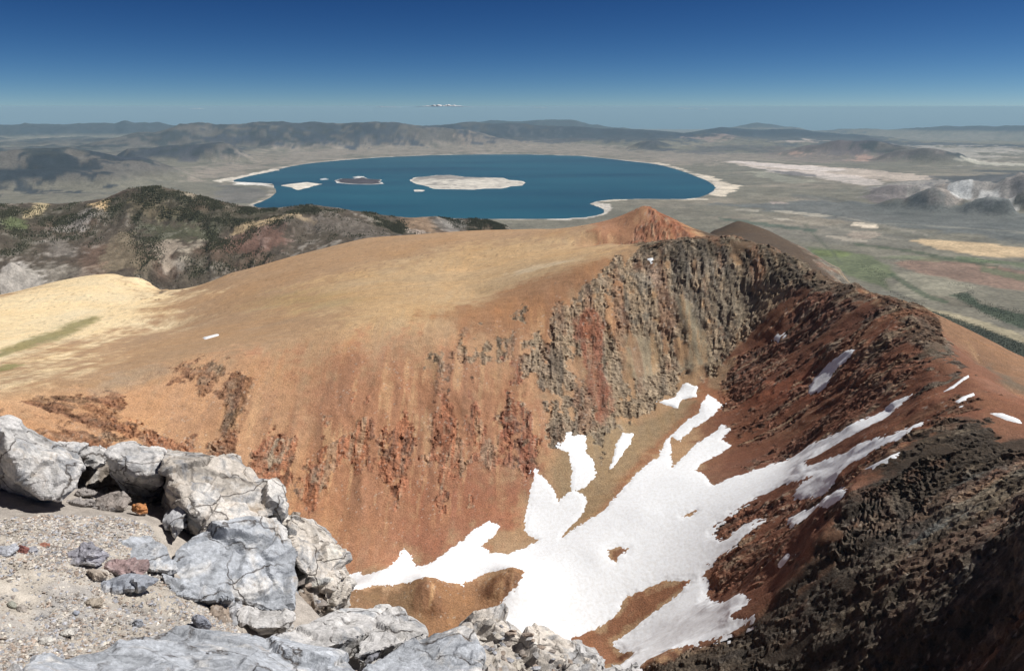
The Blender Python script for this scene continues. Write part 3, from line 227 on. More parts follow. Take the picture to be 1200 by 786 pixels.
SNOW = [('broad white snowfield with long tongues filling the floor of the cirque',[(-222,874),(-200,877),(-192,867),(-166,868),(-148,922),(-136,914),(-127,898),(-113,897),(-75,931),(-54,958),(-33,973),(-17,965),(-26,945),(-41,929),(-29,915),(-5,912),(34,935),(17,957),(16,970),(27,1025),(35,1057),(48,1048),(62,1027),(68,1005),(86,1021),(91,1056),(88,1094),(76,1098),(78,1119),(90,1132),(119,1130),(117,1096),(127,1076),(128,1052),(110,1023),(93,1021),(110,998),(102,973),(68,932),(83,944),(124,965),(161,1007),(193,1050),(227,1080),(232,1094),(242,1123),(272,1150),(285,1164),(306,1176),(333,1225),(349,1192),(334,1169),(312,1150),(293,1143),(272,1123),(245,1065),(239,1042),(260,1069),(283,1096),(319,1120),(336,1133),(341,1127),(327,1097),(338,1071),(284,1038),(267,1017),(274,1003),(278,974),(283,964),(300,971),(321,969),(352,971),(388,964),(410,954),(428,921),(459,913),(488,911),(503,902),(491,898),(459,880),(426,887),(408,899),(374,916),(374,882),(395,866),(421,847),(438,817),(466,802),(421,750),(417,790),(396,820),(380,813),(368,810),(350,830),(345,849),(359,858),(372,853),(349,888),(320,898),(292,889),(256,875),(250,865),(266,851),(291,850),(306,840),(287,827),(265,819),(237,819),(231,812),(234,795),(224,769),(229,732),(241,699),(244,674),(241,668),(220,658),(235,646),(249,644),(238,633),(215,636),(194,644),(159,655),(140,652),(122,629),(81,667),(140,733),(117,773),(148,781),(190,796),(221,814),(188,829),(142,822),(132,806),(107,792),(74,781),(37,763),(10,759),(-10,775),(-23,797),(-9,824),(9,840),(23,856),(15,855),(-37,868),(-105,829),(-172,827),(-202,796),(-225,792),(-241,855)],0.12),('slanting white snow streak on the red crags under the right rim',[(447,1091),(464,1115),(486,1120),(517,1100),(513,1088),(492,1089),(465,1076),(450,1083)],0.12),('small white snow dab high on the red wall, alone among dark crags',[(450,1265),(459,1266),(464,1253),(455,1248)],0.1),('thin snow ribbon climbing to the notch in the right rim',[(511,853),(531,865),(549,877),(560,888),(550,871),(522,853)],0.1),('short thin snow ribbon just below the notch ribbon on the right rim',[(499,808),(527,822),(525,815),(499,800)],0.08),('lens of snow on the pale rounded crest at the right edge',[(508,762),(522,760),(529,742),(523,727),(513,738)],0.08),('narrow snow finger between grey scree strips under the cliff foot',[(148,1058),(166,1121),(180,1149),(197,1149),(188,1123),(164,1078)],0.1),('ragged snow scrap at the foot of the grey cliff, top of the glacier',[(248,1220),(279,1235),(303,1270),(322,1249),(313,1219),(290,1222),(277,1197)],0.1),('hooked snow strip on brown rubble below the lower couloir',[(331,813),(347,809),(365,787),(334,689),(323,701),(334,776),(324,776)],0.1),('thin diagonal snow sliver below the lower couloir',[(366,724),(382,713),(394,715),(389,711),(369,710)],0.08),('faint snow sliver against the dark spur above its shadow',[(271,692),(282,693),(281,684),(271,682)],0.08),('tiny snow fleck high on the grey summit cliff',[(264,1466),(269,1465),(271,1454),(265,1457)],0.08),('thin white snow line on the tan plateau above its rim',[(-565,1346),(-546,1370),(-536,1349),(-552,1320)],0.07)]
ROCKS = [('boulder', 'big pale leaning boulder with a dark hollow underside, leftmost on the ledge', 'rock',[(-3.032,4.225,-1.854),(-3.164,4.499,-1.887),(-3.269,4.547,-1.913),(-2.97,4.569,-2.065),(-2.73,4.426,-2.147),(-2.671,4.345,-2.154),(-2.656,4.236,-2.227),(-2.712,4.141,-2.262),(-2.795,4.109,-2.227),(-2.845,4.112,-2.184),(-2.912,4.126,-2.112),(-2.984,4.161,-1.974),(-3.569,4.823,-2.561),(-3.961,4.899,-2.475),(-4.022,4.849,-2.096),(-3.897,4.95,-1.999),(-3.587,5.057,-2.186),(-3.345,5.101,-2.406),(-3.174,4.973,-2.546),(-3.252,4.681,-2.589)],(0.6,0.58,0.56),0.0116,0.5,None),('boulder', 'small square lit block wedged behind the leaning boulder above the dark hole', 'rock',[(-3.017,4.895,-2.361),(-3.011,4.957,-2.345),(-3.033,5.061,-2.364),(-2.925,5.066,-2.366),(-2.871,4.924,-2.422),(-2.92,4.895,-2.433),(-2.976,4.862,-2.404),(-3.241,5.402,-2.548),(-3.163,5.448,-2.57),(-3.2,4.957,-2.253),(-3.057,4.811,-2.206)],(0.6,0.58,0.56),0.012,0.6,None),('boulder', 'pale block with a brown shaded lower half, right of the dark hole', 'rock',[(-2.683,4.628,-2.196),(-2.762,4.814,-2.245),(-2.681,4.917,-2.274),(-2.48,4.965,-2.309),(-2.4,4.838,-2.301),(-2.353,4.66,-2.36),(-2.525,4.886,-2.635),(-2.619,4.893,-2.686),(-2.718,4.896,-2.607),(-2.739,4.827,-2.485),(-2.69,4.682,-2.322),(-2.492,4.621,-2.341),(-2.612,4.646,-2.303),(-2.973,5.44,-2.566),(-2.764,5.55,-2.618),(-2.667,5.263,-2.838)],(0.6,0.58,0.56),0.0108,0.6,None),('boulder', 'long cream white outcrop block with dark cracks along the skyline of the ledge', 'rock',[(-2.348,4.696,-2.246),(-2.418,4.94,-2.281),(-2.326,4.984,-2.318),(-2.174,4.998,-2.364),(-2.025,5.006,-2.422),(-1.869,4.96,-2.479),(-1.737,4.901,-2.556),(-1.605,4.841,-2.564),(-1.551,4.701,-2.633),(-1.572,4.641,-2.644),(-1.724,4.458,-2.565),(-1.83,4.329,-2.539),(-1.935,4.283,-2.561),(-2.172,4.448,-2.716),(-2.323,4.596,-2.696),(-2.363,4.632,-2.53),(-2.257,4.517,-2.405),(-2.022,4.298,-2.437),(-2.692,5.696,-2.916),(-2.152,5.814,-3.096),(-1.943,5.677,-3.219),(-2.512,5.117,-3.374),(-1.752,5.213,-3.702)],(0.62,0.56,0.49),0.0124,0.7,None),('boulder', 'wedge of dark stone leaning in the shadow under the cream outcrop', 'rock',[(-2.266,4.457,-2.546),(-2.189,4.606,-2.459),(-2.103,4.426,-2.448),(-2.003,4.163,-2.466),(-2.104,4.203,-2.477),(-2.07,4.164,-2.537),(-2.381,4.623,-2.784),(-2.339,4.867,-2.76)],(0.43,0.43,0.44),0.012,0.7,None),('boulder', 'large smooth blue grey slab in front of the cream outcrop', 'rock',[(-1.975,4.177,-2.533),(-1.891,4.259,-2.541),(-1.714,4.43,-2.561),(-1.568,4.59,-2.628),(-1.501,4.559,-2.687),(-1.43,4.425,-2.759),(-1.382,4.282,-2.844),(-1.37,4.16,-2.898),(-1.362,4.026,-2.931),(-1.427,3.897,-2.867),(-1.592,3.887,-2.783),(-1.663,3.944,-2.747),(-1.752,3.839,-2.674),(-1.878,3.812,-2.622),(-1.977,3.875,-2.573),(-2.021,4.02,-2.553),(-2.091,4.87,-3.037),(-1.71,5.016,-3.128),(-1.97,4.157,-3.272),(-1.463,4.361,-3.536)],(0.44,0.46,0.49),0.0116,0.5,None),('boulder', 'flat cracked grey slab sunk in gravel left of the blue grey slab', 'rock',[(-2.279,3.923,-2.446),(-2.255,4.027,-2.453),(-2.188,4.064,-2.47),(-2.03,3.98,-2.482),(-1.942,3.881,-2.504),(-1.905,3.79,-2.517),(-1.994,3.722,-2.472),(-2.161,3.798,-2.456),(-2.337,4.206,-2.623),(-2.371,4.173,-2.798),(-2.083,4.101,-2.839)],(0.44,0.46,0.49),0.011,0.7,None),('boulder', 'low split grey slab at the gravel edge under the blue grey slab', 'rock',[(-1.95,3.723,-2.495),(-1.835,3.715,-2.555),(-1.684,3.722,-2.582),(-1.589,3.742,-2.618),(-1.555,3.671,-2.623),(-1.674,3.597,-2.581),(-1.809,3.597,-2.543),(-1.913,3.654,-2.513),(-2.052,4.005,-2.92),(-1.744,4.04,-3.03)],(0.44,0.46,0.49),0.011,0.8,None),('boulder', 'cream crumbling end block of the outcrop above the drop', 'rock',[(-1.603,4.842,-2.745),(-1.56,4.908,-2.803),(-1.468,4.936,-2.868),(-1.368,4.913,-2.938),(-1.276,4.834,-3.015),(-1.219,4.798,-3.102),(-1.196,4.7,-3.17),(-1.248,4.531,-3.089),(-1.357,4.458,-3.013),(-1.426,4.478,-2.948),(-1.487,4.564,-2.846),(-1.553,4.7,-2.764),(-1.646,5.666,-3.533),(-1.438,5.516,-3.599),(-1.626,5.149,-4.052),(-1.342,5.127,-4.256)],(0.62,0.56,0.49),0.0108,0.95,None),('boulder', 'narrow tan pillar under the cream end block at the brink', 'rock',[(-1.282,4.574,-3.092),(-1.183,4.652,-3.117),(-1.174,4.603,-3.241),(-1.197,4.545,-3.33),(-1.232,4.432,-3.267),(-1.262,4.444,-3.163),(-1.282,4.936,-3.439),(-1.282,4.729,-3.797)],(0.62,0.56,0.49),0.011,1.1,None),('boulder', 'brown wedge of rock in the dark gap beside the tan pillar', 'rock',[(-1.443,4.525,-3.153),(-1.375,4.547,-3.1),(-1.288,4.52,-3.122),(-1.276,4.44,-3.213),(-1.302,4.36,-3.208),(-1.392,4.279,-3.187),(-1.433,4.318,-3.151),(-1.509,4.872,-3.467),(-1.45,4.681,-3.763)],(0.3,0.24,0.19),0.011,1.2,None),('boulder', 'white slab lying under the foot of the blue grey slab', 'rock',[(-1.562,3.812,-2.782),(-1.458,3.875,-2.839),(-1.334,3.982,-2.936),(-1.282,3.842,-2.891),(-1.315,3.725,-2.848),(-1.432,3.649,-2.796),(-1.516,3.68,-2.775),(-1.608,3.988,-3.19),(-1.379,4.073,-3.281)],(0.6,0.58,0.56),0.011,0.8,None),('stone', 'upright brown stone standing between sand and slab', 'stone',[(-1.655,3.619,-2.63),(-1.648,3.699,-2.643),(-1.601,3.72,-2.709),(-1.556,3.598,-2.74),(-1.56,3.487,-2.72),(-1.612,3.485,-2.698),(-1.687,3.846,-2.824)],(0.3,0.24,0.19),0.009,0.9,None),('stone', 'dark tilted chunk between the brown upright stone and white slab', 'stone',[(-1.629,3.817,-2.75),(-1.575,3.839,-2.778),(-1.541,3.778,-2.791),(-1.528,3.632,-2.766),(-1.54,3.539,-2.745),(-1.566,3.572,-2.748),(-1.674,3.961,-2.938)],(0.43,0.43,0.44),0.009,0.9,None),('boulder', 'broad blue grey bedrock slab along the bottom left of the ledge', 'rock',[(-1.902,2.132,-1.926),(-1.905,2.511,-2.109),(-1.852,2.743,-2.239),(-1.767,2.983,-2.36),(-1.665,3.22,-2.477),(-1.514,3.25,-2.53),(-1.313,3.336,-2.597),(-1.122,3.343,-2.644),(-0.863,3.257,-2.668),(-0.7,3.073,-2.665),(-0.589,2.694,-2.559),(-1.452,2.109,-2.075),(-1.747,1.873,-1.81),(-2.005,2.494,-2.695),(-0.877,3.285,-3.314),(-1.582,3.345,-3.154)],(0.44,0.46,0.49),0.0132,0.45,None),('boulder', 'pale flat slab with a rusty crack below the pillar', 'rock',[(-1.265,3.413,-2.679),(-1.202,3.605,-2.757),(-1.097,3.795,-2.832),(-1.015,3.952,-2.889),(-0.773,4.027,-2.938),(-0.673,3.984,-2.937),(-0.687,3.819,-2.879),(-0.789,3.676,-2.828),(-0.916,3.481,-2.754),(-1.017,3.349,-2.702),(-1.137,3.31,-2.67),(-1.245,3.801,-3.663),(-0.754,4.132,-3.823)],(0.6,0.58,0.56),0.0108,0.55,None),('boulder', 'low pale slab stepping down beyond the rusty crack', 'rock',[(-0.676,4.003,-2.957),(-0.512,3.927,-2.967),(-0.499,3.767,-2.916),(-0.61,3.568,-2.823),(-0.741,3.421,-2.759),(-0.814,3.322,-2.722),(-0.838,3.542,-2.791),(-0.76,3.723,-2.859),(-0.584,4.058,-3.828),(-0.803,3.816,-3.73)],(0.6,0.58,0.56),0.012,0.6,None),('stone', 'dark pointed shard lying in the cleft of the bottom slabs', 'stone',[(-0.814,3.404,-2.821),(-0.758,3.601,-2.849),(-0.704,3.531,-2.837),(-0.708,3.428,-2.798),(-0.767,3.292,-2.77)],(0.2,0.2,0.22),0.009,0.6,None),('boulder', 'smooth grey front slab at the bottom edge of the ledge', 'rock',[(-0.746,3.256,-2.75),(-0.605,3.529,-2.819),(-0.46,3.691,-2.863),(-0.297,3.788,-2.874),(-0.213,3.694,-2.825),(-0.171,3.516,-2.803),(-0.163,3.196,-2.772),(-0.233,2.84,-2.697),(-0.609,2.784,-2.644),(-0.769,3.003,-2.678),(-0.704,3.53,-3.667),(-0.256,3.892,-3.788)],(0.44,0.46,0.49),0.0116,0.45,None),('boulder', 'sloping heap of shattered pale rock right of the front slab', 'rock',[(-0.296,3.849,-2.914),(-0.222,3.974,-2.96),(-0.114,3.978,-2.994),(0.051,3.9,-3.012),(0.201,3.815,-3.03),(0.335,3.725,-3.04),(0.443,3.613,-3.04),(0.488,3.466,-3.006),(0.378,3.077,-2.922),(-0.161,2.946,-2.797),(-0.173,3.446,-2.823),(-0.218,3.694,-2.882),(-0.165,4.197,-3.965),(0.467,3.872,-4.072)],(0.62,0.56,0.49),0.0108,1.3,None),('stone', 'small pale crumbly rock perched beyond the shattered heap', 'stone',[(0.308,4.239,-3.42),(0.361,4.285,-3.41),(0.433,4.328,-3.417),(0.506,4.27,-3.405),(0.567,4.161,-3.396),(0.553,4.083,-3.397),(0.455,4.075,-3.39),(0.351,4.135,-3.401),(0.525,4.671,-3.79),(0.475,4.475,-4.219)],(0.6,0.58,0.56),0.01,1.4,None),('boulder', 'low grey snow pale ledge rock at the lowest tip of the outcrop', 'rock',[(0.473,3.922,-3.401),(0.567,4.061,-3.404),(0.713,4.139,-3.404),(0.81,4.121,-3.409),(0.788,3.922,-3.401),(0.594,3.652,-3.346),(0.696,4.345,-4.414)],(0.6,0.58,0.56),0.012,1.2,None),('boulder', 'added dark backing rock standing in for shade under the small square block', 'rock',[(-3.408,5.179,-2.436),(-3.246,5.341,-2.534),(-3.089,5.433,-2.57),(-2.941,5.344,-2.664),(-2.81,5.017,-2.844),(-3.208,4.772,-2.706),(-3.073,4.919,-2.858),(-3.536,5.335,-2.731),(-3.125,5.585,-2.898),(-3.223,5.179,-3.388)],(0.36,0.31,0.26),0.02,1.0,None),('boulder', 'added backing rock darkening the gap between the pale block and the cream outcrop', 'rock',[(-2.902,5.251,-2.703),(-2.795,4.968,-2.817),(-2.663,5.153,-2.499),(-2.54,5.27,-2.528),(-2.385,4.845,-2.815),(-2.515,4.778,-2.749),(-2.469,4.803,-2.858),(-2.832,5.628,-2.881),(-2.637,5.166,-3.379)],(0.36,0.31,0.26),0.02,1.0,None),('boulder', 'added backing rock darkening the gap behind the blue grey slab', 'rock',[(-1.759,5.0,-2.877),(-1.593,5.107,-2.939),(-1.426,4.74,-3.302),(-1.462,4.488,-3.363),(-1.539,4.462,-3.324),(-1.661,4.663,-3.179),(-1.784,5.414,-3.454),(-1.649,4.932,-3.87)],(0.36,0.31,0.26),0.02,1.0,None)]  # backing rocks in hole and gaps are added, tinted dark in place of shade
STONES = [('lilac grey angular stone casting a dark shadow, alone on the sand',-2.291,3.592,-2.331,0.232,0.174,0.121,0.0,(0.4,0.39,0.43)),('rusty orange stone below the cream outcrop',-2.403,4.427,-2.514,0.119,0.089,0.08,0.0,(0.48,0.22,0.09)),('flat brown slab lying in the mouth of the dark hole',-2.609,4.471,-2.493,0.249,0.187,0.102,0.0,(0.33,0.29,0.26)),('thin grey shard beside the flat brown slab',-2.768,4.409,-2.442,0.211,0.084,0.042,0.0,(0.36,0.33,0.31)),('small rough grey stone at the back of the dark hole',-2.816,4.572,-2.477,0.131,0.099,0.074,0.0,(0.34,0.31,0.29)),('little white flat stone right of the flat brown slab',-2.61,4.67,-2.563,0.079,0.059,0.037,0.0,(0.55,0.53,0.5)),('maroon tinted slab with a dark shadow under its left end',-2.1,3.632,-2.423,0.248,0.186,0.103,0.0,(0.36,0.26,0.25)),('long low blue grey shard pointing left in the gravel',-2.055,3.494,-2.414,0.398,0.159,0.047,0.25,(0.33,0.35,0.39)),('brown chipped stone left of the maroon slab',-2.17,3.495,-2.369,0.116,0.087,0.076,0.0,(0.4,0.34,0.28)),('dark red stone squeezed between two grey stones',-2.533,3.49,-2.221,0.065,0.049,0.073,0.0,(0.3,0.13,0.11)),('grey flat stone left of the dark red stone',-2.587,3.45,-2.195,0.145,0.109,0.06,0.0,(0.42,0.43,0.46)),('grey flat stone right of the dark red stone',-2.507,3.522,-2.237,0.07,0.053,0.052,0.0,(0.42,0.42,0.45)),('small brick red stone near the top of the sand',-2.499,3.61,-2.258,0.06,0.045,0.035,0.0,(0.36,0.17,0.12)),('grey blue stone half buried in sand, nearest the bedrock slab',-1.848,3.229,-2.457,0.054,0.041,0.044,0.0,(0.4,0.42,0.46)),('dark grey stone at the top of the blue grey bedrock slab',-1.599,3.339,-2.562,0.12,0.09,0.084,0.0,(0.27,0.28,0.32)),('white flat chip on sand with a dark pebble touching it',-2.056,2.859,-2.271,0.075,0.056,0.037,0.0,(0.6,0.57,0.52)),('white thin chip in the middle of the sand',-2.034,2.982,-2.316,0.071,0.054,0.027,0.0,(0.6,0.57,0.52)),('blue grey chip lying on bare sand',-2.101,3.157,-2.339,0.05,0.037,0.024,0.0,(0.38,0.4,0.45)),('greenish grey stone at the left edge of the sand',-2.321,3.055,-2.229,0.049,0.037,0.039,0.0,(0.36,0.36,0.3)),('brown grey stone beside the greenish grey stone',-2.278,3.057,-2.247,0.064,0.048,0.035,0.0,(0.38,0.34,0.3)),('pale grey rounded stone higher on the left sand',-2.383,3.167,-2.231,0.051,0.038,0.032,0.0,(0.45,0.45,0.46)),('thin brown flake casting a slanted shadow on sand',-2.083,3.284,-2.377,0.106,0.08,0.041,0.0,(0.42,0.36,0.29))]
LEDGE = [(-1.86,1.81,-1.78),(-1.91,2.38,-2.09),(-2.11,2.67,-2.17),(-2.29,2.93,-2.21),(-2.41,3.13,-2.21),(-2.57,3.38,-2.19),(-2.73,3.64,-2.19),(-2.96,3.97,-2.25),(-3.21,4.34,-2.31),(-2.64,2.73,-1.97),(-3.34,3.58,-2.06),(-3.91,4.28,-2.11),(-1.99,2.79,-2.27),(-2.04,3.14,-2.36),(-2.15,3.35,-2.36),(-2.29,3.62,-2.34),(-2.45,3.91,-2.36),(-2.64,4.25,-2.42),(-2.81,4.55,-2.47),(-2.99,4.97,-2.57),(-1.74,3.15,-2.47),(-1.77,3.41,-2.53),(-1.9,3.52,-2.48),(-2.01,3.76,-2.51),(-2.19,3.93,-2.48),(-2.3,4.28,-2.49),(-1.63,3.48,-2.61),(-1.49,3.23,-2.55),(-1.38,3.5,-2.84),(-1.27,3.74,-2.97),(-1.83,4.22,-2.78),(-1.75,4.63,-2.92),(-1.54,4.49,-2.96),(-0.95,3.63,-2.94),(-0.65,3.03,-2.77),(-1.16,2.88,-2.63),(-1.6,2.65,-2.33),(-0.37,3.48,-2.94),(0.0,3.4,-2.98),(0.22,3.29,-3.0),(-0.36,2.58,-2.81),(-1.1,2.25,-2.47),(-1.6,1.92,-2.02)]
BRINK = [(-4.41,4.07),(-3.72,4.71),(-3.23,4.94),(-3.02,5.07),(-2.54,5.1),(-1.95,5.14),(-1.67,5.03),(-1.28,4.83),(-1.18,4.55),(-0.68,4.04),(-0.23,3.99),(0.2,3.85),(0.49,3.67),(0.63,3.34),(0.45,1.95)]
SAND = [(-2.99,3.75),(-2.76,4.11),(-2.5,4.27),(-2.24,4.25),(-2.03,4.02),(-1.97,3.77),(-1.69,3.63),(-1.3,3.68),(-1.37,3.49),(-1.58,3.4),(-1.7,3.24),(-1.88,2.84),(-1.96,2.53),(-1.99,2.25)]
HEAP = [(-0.2,3.85),(-0.05,3.9),(0.2,3.75),(0.42,3.52),(0.18,3.4),(-0.11,3.35),(-0.15,3.55)]
# ---------------------------------------------------------------- the land
def massif_base(x, y):
    return MASSIF(x, y)


def hill_base(x, y):
    return HILLS(x, y)


def valley_height(x, y, detail=True):
    x = np.asarray(x, np.float64); y = np.asarray(y, np.float64)
    r = np.hypot(x, y)
    dl = sdf(x, y, LAKE, 9000.0)
    out = np.maximum(-dl, 0)
    z = LAKE_Z + np.where(dl > 0, np.maximum(-0.02 * dl - 1.0, -40.0), np.minimum(out * 0.012, 25.0))
    z = z + 60.0 * sstep(1500, 9000, out) - 700.0 * sstep(52000, 90000, r)
    land = sstep(300, 4000, out)
    for crest, width, rough in RIDGES:
        d, h = linedist(x, y, crest)
        n = fbm(x / (width * 0.8), y / (width * 0.8), 0.0, 4, 31) if detail else 0.0
        k = sstep(0.0, 1.0, 1.0 - d / (width * (1.0 + 0.35 * n)))
        up = z + (h - z) * k ** 1.3 * (1.0 + rough * np.minimum(n, 0.4) * sstep(0.02, 0.3, d / width))
        z = np.where(k > 0, np.maximum(z, up), z)
    if detail:
        roll = sdf(x, y, ROLLING, 6000.0)
        n = fbm(x / 4200, y / 4200, 0.0, 5, 5)
        z = z + land * sstep(-5000, 3000, roll) * (110 + 240 * n + 130 * fbm(x / 2100, y / 2100, 0, 4, 9, ridged=True))
        lava = sdf(x, y, CRATERS, 900.0)
        z = z + sstep(-300, 400, lava) * (90 * fbm(x / 420, y / 420, 0, 5, 15, ridged=True) + 20)
        far = land * sstep(33000, 42000, r)
        z = z + far * (110 * fbm(x / 5200, y / 5200, 0, 5, 77) + 130 * fbm(x / 2600, y / 2600, 0, 5, 79, ridged=True))
        z = z + land * 4 * fbm(x / 700, y / 700, 0, 4, 6)
    return z - drop(x, y)
# ---------------------------------------------------------------- materials
def new_mat(name):
    m = bpy.data.materials.new(name)
    m.use_nodes = True
    n = m.node_tree.nodes; l = m.node_tree.links
    return m, n, l, n["Principled BSDF"]


def ground_material(name, layers, bump, rough=0.95, spec=0.12, crag=0.0):
    """Vertex colour broken up by layers of (noise scale, detail, contrast); bump = (scale, detail, distance)."""
    m, n, l, p = new_mat(name)
    p.inputs["Roughness"].default_value = rough
    p.inputs["Specular IOR Level"].default_value = spec
    at = n.new("ShaderNodeAttribute"); at.attribute_name = "Col"
    tc = n.new("ShaderNodeTexCoord")
    col = at.outputs["Color"]
    for sc, det, con in layers:
        t = n.new("ShaderNodeTexNoise"); t.inputs["Scale"].default_value = sc; t.inputs["Detail"].default_value = det; t.inputs["Roughness"].default_value = 0.62
        l.new(tc.outputs["Object"], t.inputs["Vector"])
        r = n.new("ShaderNodeMapRange"); r.inputs[1].default_value = 0.25; r.inputs[2].default_value = 0.75
        r.inputs[3].default_value = 1 - con; r.inputs[4].default_value = 1 + con
        l.new(t.outputs[0], r.inputs[0])
        mx = n.new("ShaderNodeMix"); mx.data_type = 'RGBA'; mx.blend_type = 'MULTIPLY'; mx.inputs[0].default_value = 1.0
        l.new(col, mx.inputs[6]); l.new(r.outputs[0], mx.inputs[7])
        col = mx.outputs[2]
    l.new(col, p.inputs["Base Color"])
    if bump:
        t = n.new("ShaderNodeTexNoise"); t.inputs["Scale"].default_value = bump[0]; t.inputs["Detail"].default_value = bump[1]; t.inputs["Roughness"].default_value = 0.65
        l.new(tc.outputs["Object"], t.inputs["Vector"])
        b = n.new("ShaderNodeBump"); b.inputs["Distance"].default_value = bump[2]; b.inputs["Strength"].default_value = 1.0
        if crag:                                                # the attribute's alpha says how craggy the ground is
            k = n.new("ShaderNodeMath"); k.operation = 'MULTIPLY_ADD'; k.inputs[1].default_value = crag - bump[2]; k.inputs[2].default_value = bump[2]
            l.new(at.outputs["Alpha"], k.inputs[0]); l.new(k.outputs[0], b.inputs["Distance"])
        l.new(t.outputs[0], b.inputs["Height"]); l.new(b.outputs[0], p.inputs["Normal"])
    return m


def link(name, mesh, mat, parent=None, **props):
    o = bpy.data.objects.new(name, mesh)
    COL.objects.link(o)
    if mat is not None:
        mesh.materials.append(mat)
    if parent is not None:
        o.parent = parent
    for k, v in props.items():
        o[k] = v
    return o


def raw_mesh(name, verts, faces, cols=None, smooth=True, alpha=None):
    """verts (n,3); faces (m,3) or (m,4)."""
    me = bpy.data.meshes.new(name)
    verts = np.ascontiguousarray(verts, np.float32); faces = np.ascontiguousarray(faces, np.int32)
    k = faces.shape[1]
    me.vertices.add(len(verts)); me.vertices.foreach_set("co", verts.ravel())
    me.loops.add(faces.size); me.loops.foreach_set("vertex_index", faces.ravel())
    me.polygons.add(len(faces)); me.polygons.foreach_set("loop_start", np.arange(0, faces.size, k, dtype=np.int32))
    me.polygons.foreach_set("use_smooth", np.full(len(faces), smooth))
    if cols is not None:
        a = me.attributes.new("Col", 'FLOAT_COLOR', 'POINT')
        c = np.ones((len(verts), 4), np.float32); c[:, :3] = cols
        if alpha is not None:
            c[:, 3] = alpha
        a.data.foreach_set("color", c.ravel())
    me.update(calc_edges=True)
    return me


def grid_faces(h, w):
    i = np.arange(h * w).reshape(h, w)
    return np.stack([i[:-1, :-1], i[:-1, 1:], i[1:, 1:], i[1:, :-1]], -1).reshape(-1, 4)


def compact(verts, faces, cols=None):
    used = np.unique(faces); m = np.full(len(verts), -1, np.int64); m[used] = np.arange(len(used))
    return verts[used], m[faces], (None if cols is None else cols[used])


def normals(P):
    a = np.gradient(P, axis=1); b = np.gradient(P, axis=0)
    n = np.cross(a, b); n /= np.linalg.norm(n, axis=-1, keepdims=True) + 1e-12
    return np.where(n[..., 2:] < 0, -n, n)


MASSIF = Surface(MASSIF_PTS, 6.0)
HILLS = Surface(HILL_PTS, 25.0)
LAKE_Z = -2035.0
deg = math.radians

# ---------------------------------------------------------------- the cirque and its ridges
azs = np.r_[np.arange(deg(-52), deg(-38.2), 0.010), np.arange(deg(-38.2), deg(38.2), 0.0021), np.arange(deg(38.2), deg(84), 0.010)]
rs = np.r_[np.exp(np.arange(np.log(60), np.log(560), 0.012)), np.exp(np.arange(np.log(560), np.log(760), 0.0028)), np.exp(np.arange(np.log(760) + 0.0016, np.log(1330), 0.0016)), np.exp(np.arange(np.log(1330) + 0.0021, np.log(1650), 0.0021)), np.exp(np.arange(np.log(1650), np.log(3600), 0.005))]
X, Y = polar(azs, rs)
Z0 = massif_base(X, Y)
P = np.stack([X, Y, Z0], -1)
N0 = normals(P)
slope = 1 - N0[..., 2]
gx2 = N0[..., 0] ** 2 / (N0[..., 0] ** 2 + N0[..., 1] ** 2 + 1e-9)       # 1 where the ground falls east-west


def streak(s, k, seed, octv=4, ridged=False):
    """Noise drawn out down the fall line."""
    a = fbm(X / s, Y / (s * k), Z0 / (s * k), octv, seed, ridged=ridged)
    b = fbm(X / (s * k), Y / s, Z0 / (s * k), octv, seed + 5, ridged=ridged)
    w = sstep(0.3, 0.7, gx2)
    return a * (1 - w) + b * w


n_big = fbm(X / 60, Y / 60, Z0 / 60, 5, 1)
n_mid = fbm(X / 14, Y / 14, Z0 / 14, 5, 2)
n_fin = fbm(X / 4.5, Y / 4.5, Z0 / 4.5, 3, 3)
st_a = streak(7, 10, 40); st_b = streak(28, 7, 50)
n_out = 1.0 * streak(20, 4.5, 45, 6, ) + 0.55 * n_mid + 0.35 * n_big
n_out = (n_out - n_out.mean()) / n_out.std()
col = np.zeros(X.shape + (3,), np.float32) + np.asarray(srgb_base, np.float32)
crag = np.zeros(X.shape); smoothm = np.zeros(X.shape)
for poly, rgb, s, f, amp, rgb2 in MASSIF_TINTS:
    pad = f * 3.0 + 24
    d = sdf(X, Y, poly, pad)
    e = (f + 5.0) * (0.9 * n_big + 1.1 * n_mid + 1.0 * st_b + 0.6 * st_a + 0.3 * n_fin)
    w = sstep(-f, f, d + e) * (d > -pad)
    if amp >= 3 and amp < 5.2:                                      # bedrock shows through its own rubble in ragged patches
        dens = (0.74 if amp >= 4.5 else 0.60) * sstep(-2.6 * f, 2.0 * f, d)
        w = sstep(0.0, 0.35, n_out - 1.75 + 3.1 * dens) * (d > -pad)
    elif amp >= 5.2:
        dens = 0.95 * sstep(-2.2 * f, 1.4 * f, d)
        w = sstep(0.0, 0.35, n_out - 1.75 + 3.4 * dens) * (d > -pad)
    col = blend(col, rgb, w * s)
    if amp > 0:
        crag = np.maximum(crag, 0) * (1 - w) + w * np.maximum(amp, crag * 0.6)
    elif amp < 0:
        crag = crag * (1 - w)
crag = np.maximum(crag, 0.35)
rk = crag > 0.7
xr, yr, zr, gr = X[rk], Y[rk], Z0[rk], sstep(0.3, 0.7, gx2[rk])
wx = 5 * n_mid[rk] + 2.5 * n_fin[rk]; wy = 5 * fbm(xr / 15, yr / 15, zr / 15, 3, 22); wz = 6 * n_fin[rk]
kx = 1 + 1.8 * gr; ky = 1 + 1.8 * (1 - gr)                                  # blocks and buttresses stand taller than wide
c1, e1, t1, _ = cells((xr + wx) / (15 * kx), (yr + wy) / (15 * ky), (zr + wz) / 48, 300)
c2, e2, t2, _ = cells((xr + wx) / (6.5 * kx), (yr + wy) / (6.5 * ky), (zr + wz) / 17, 310)
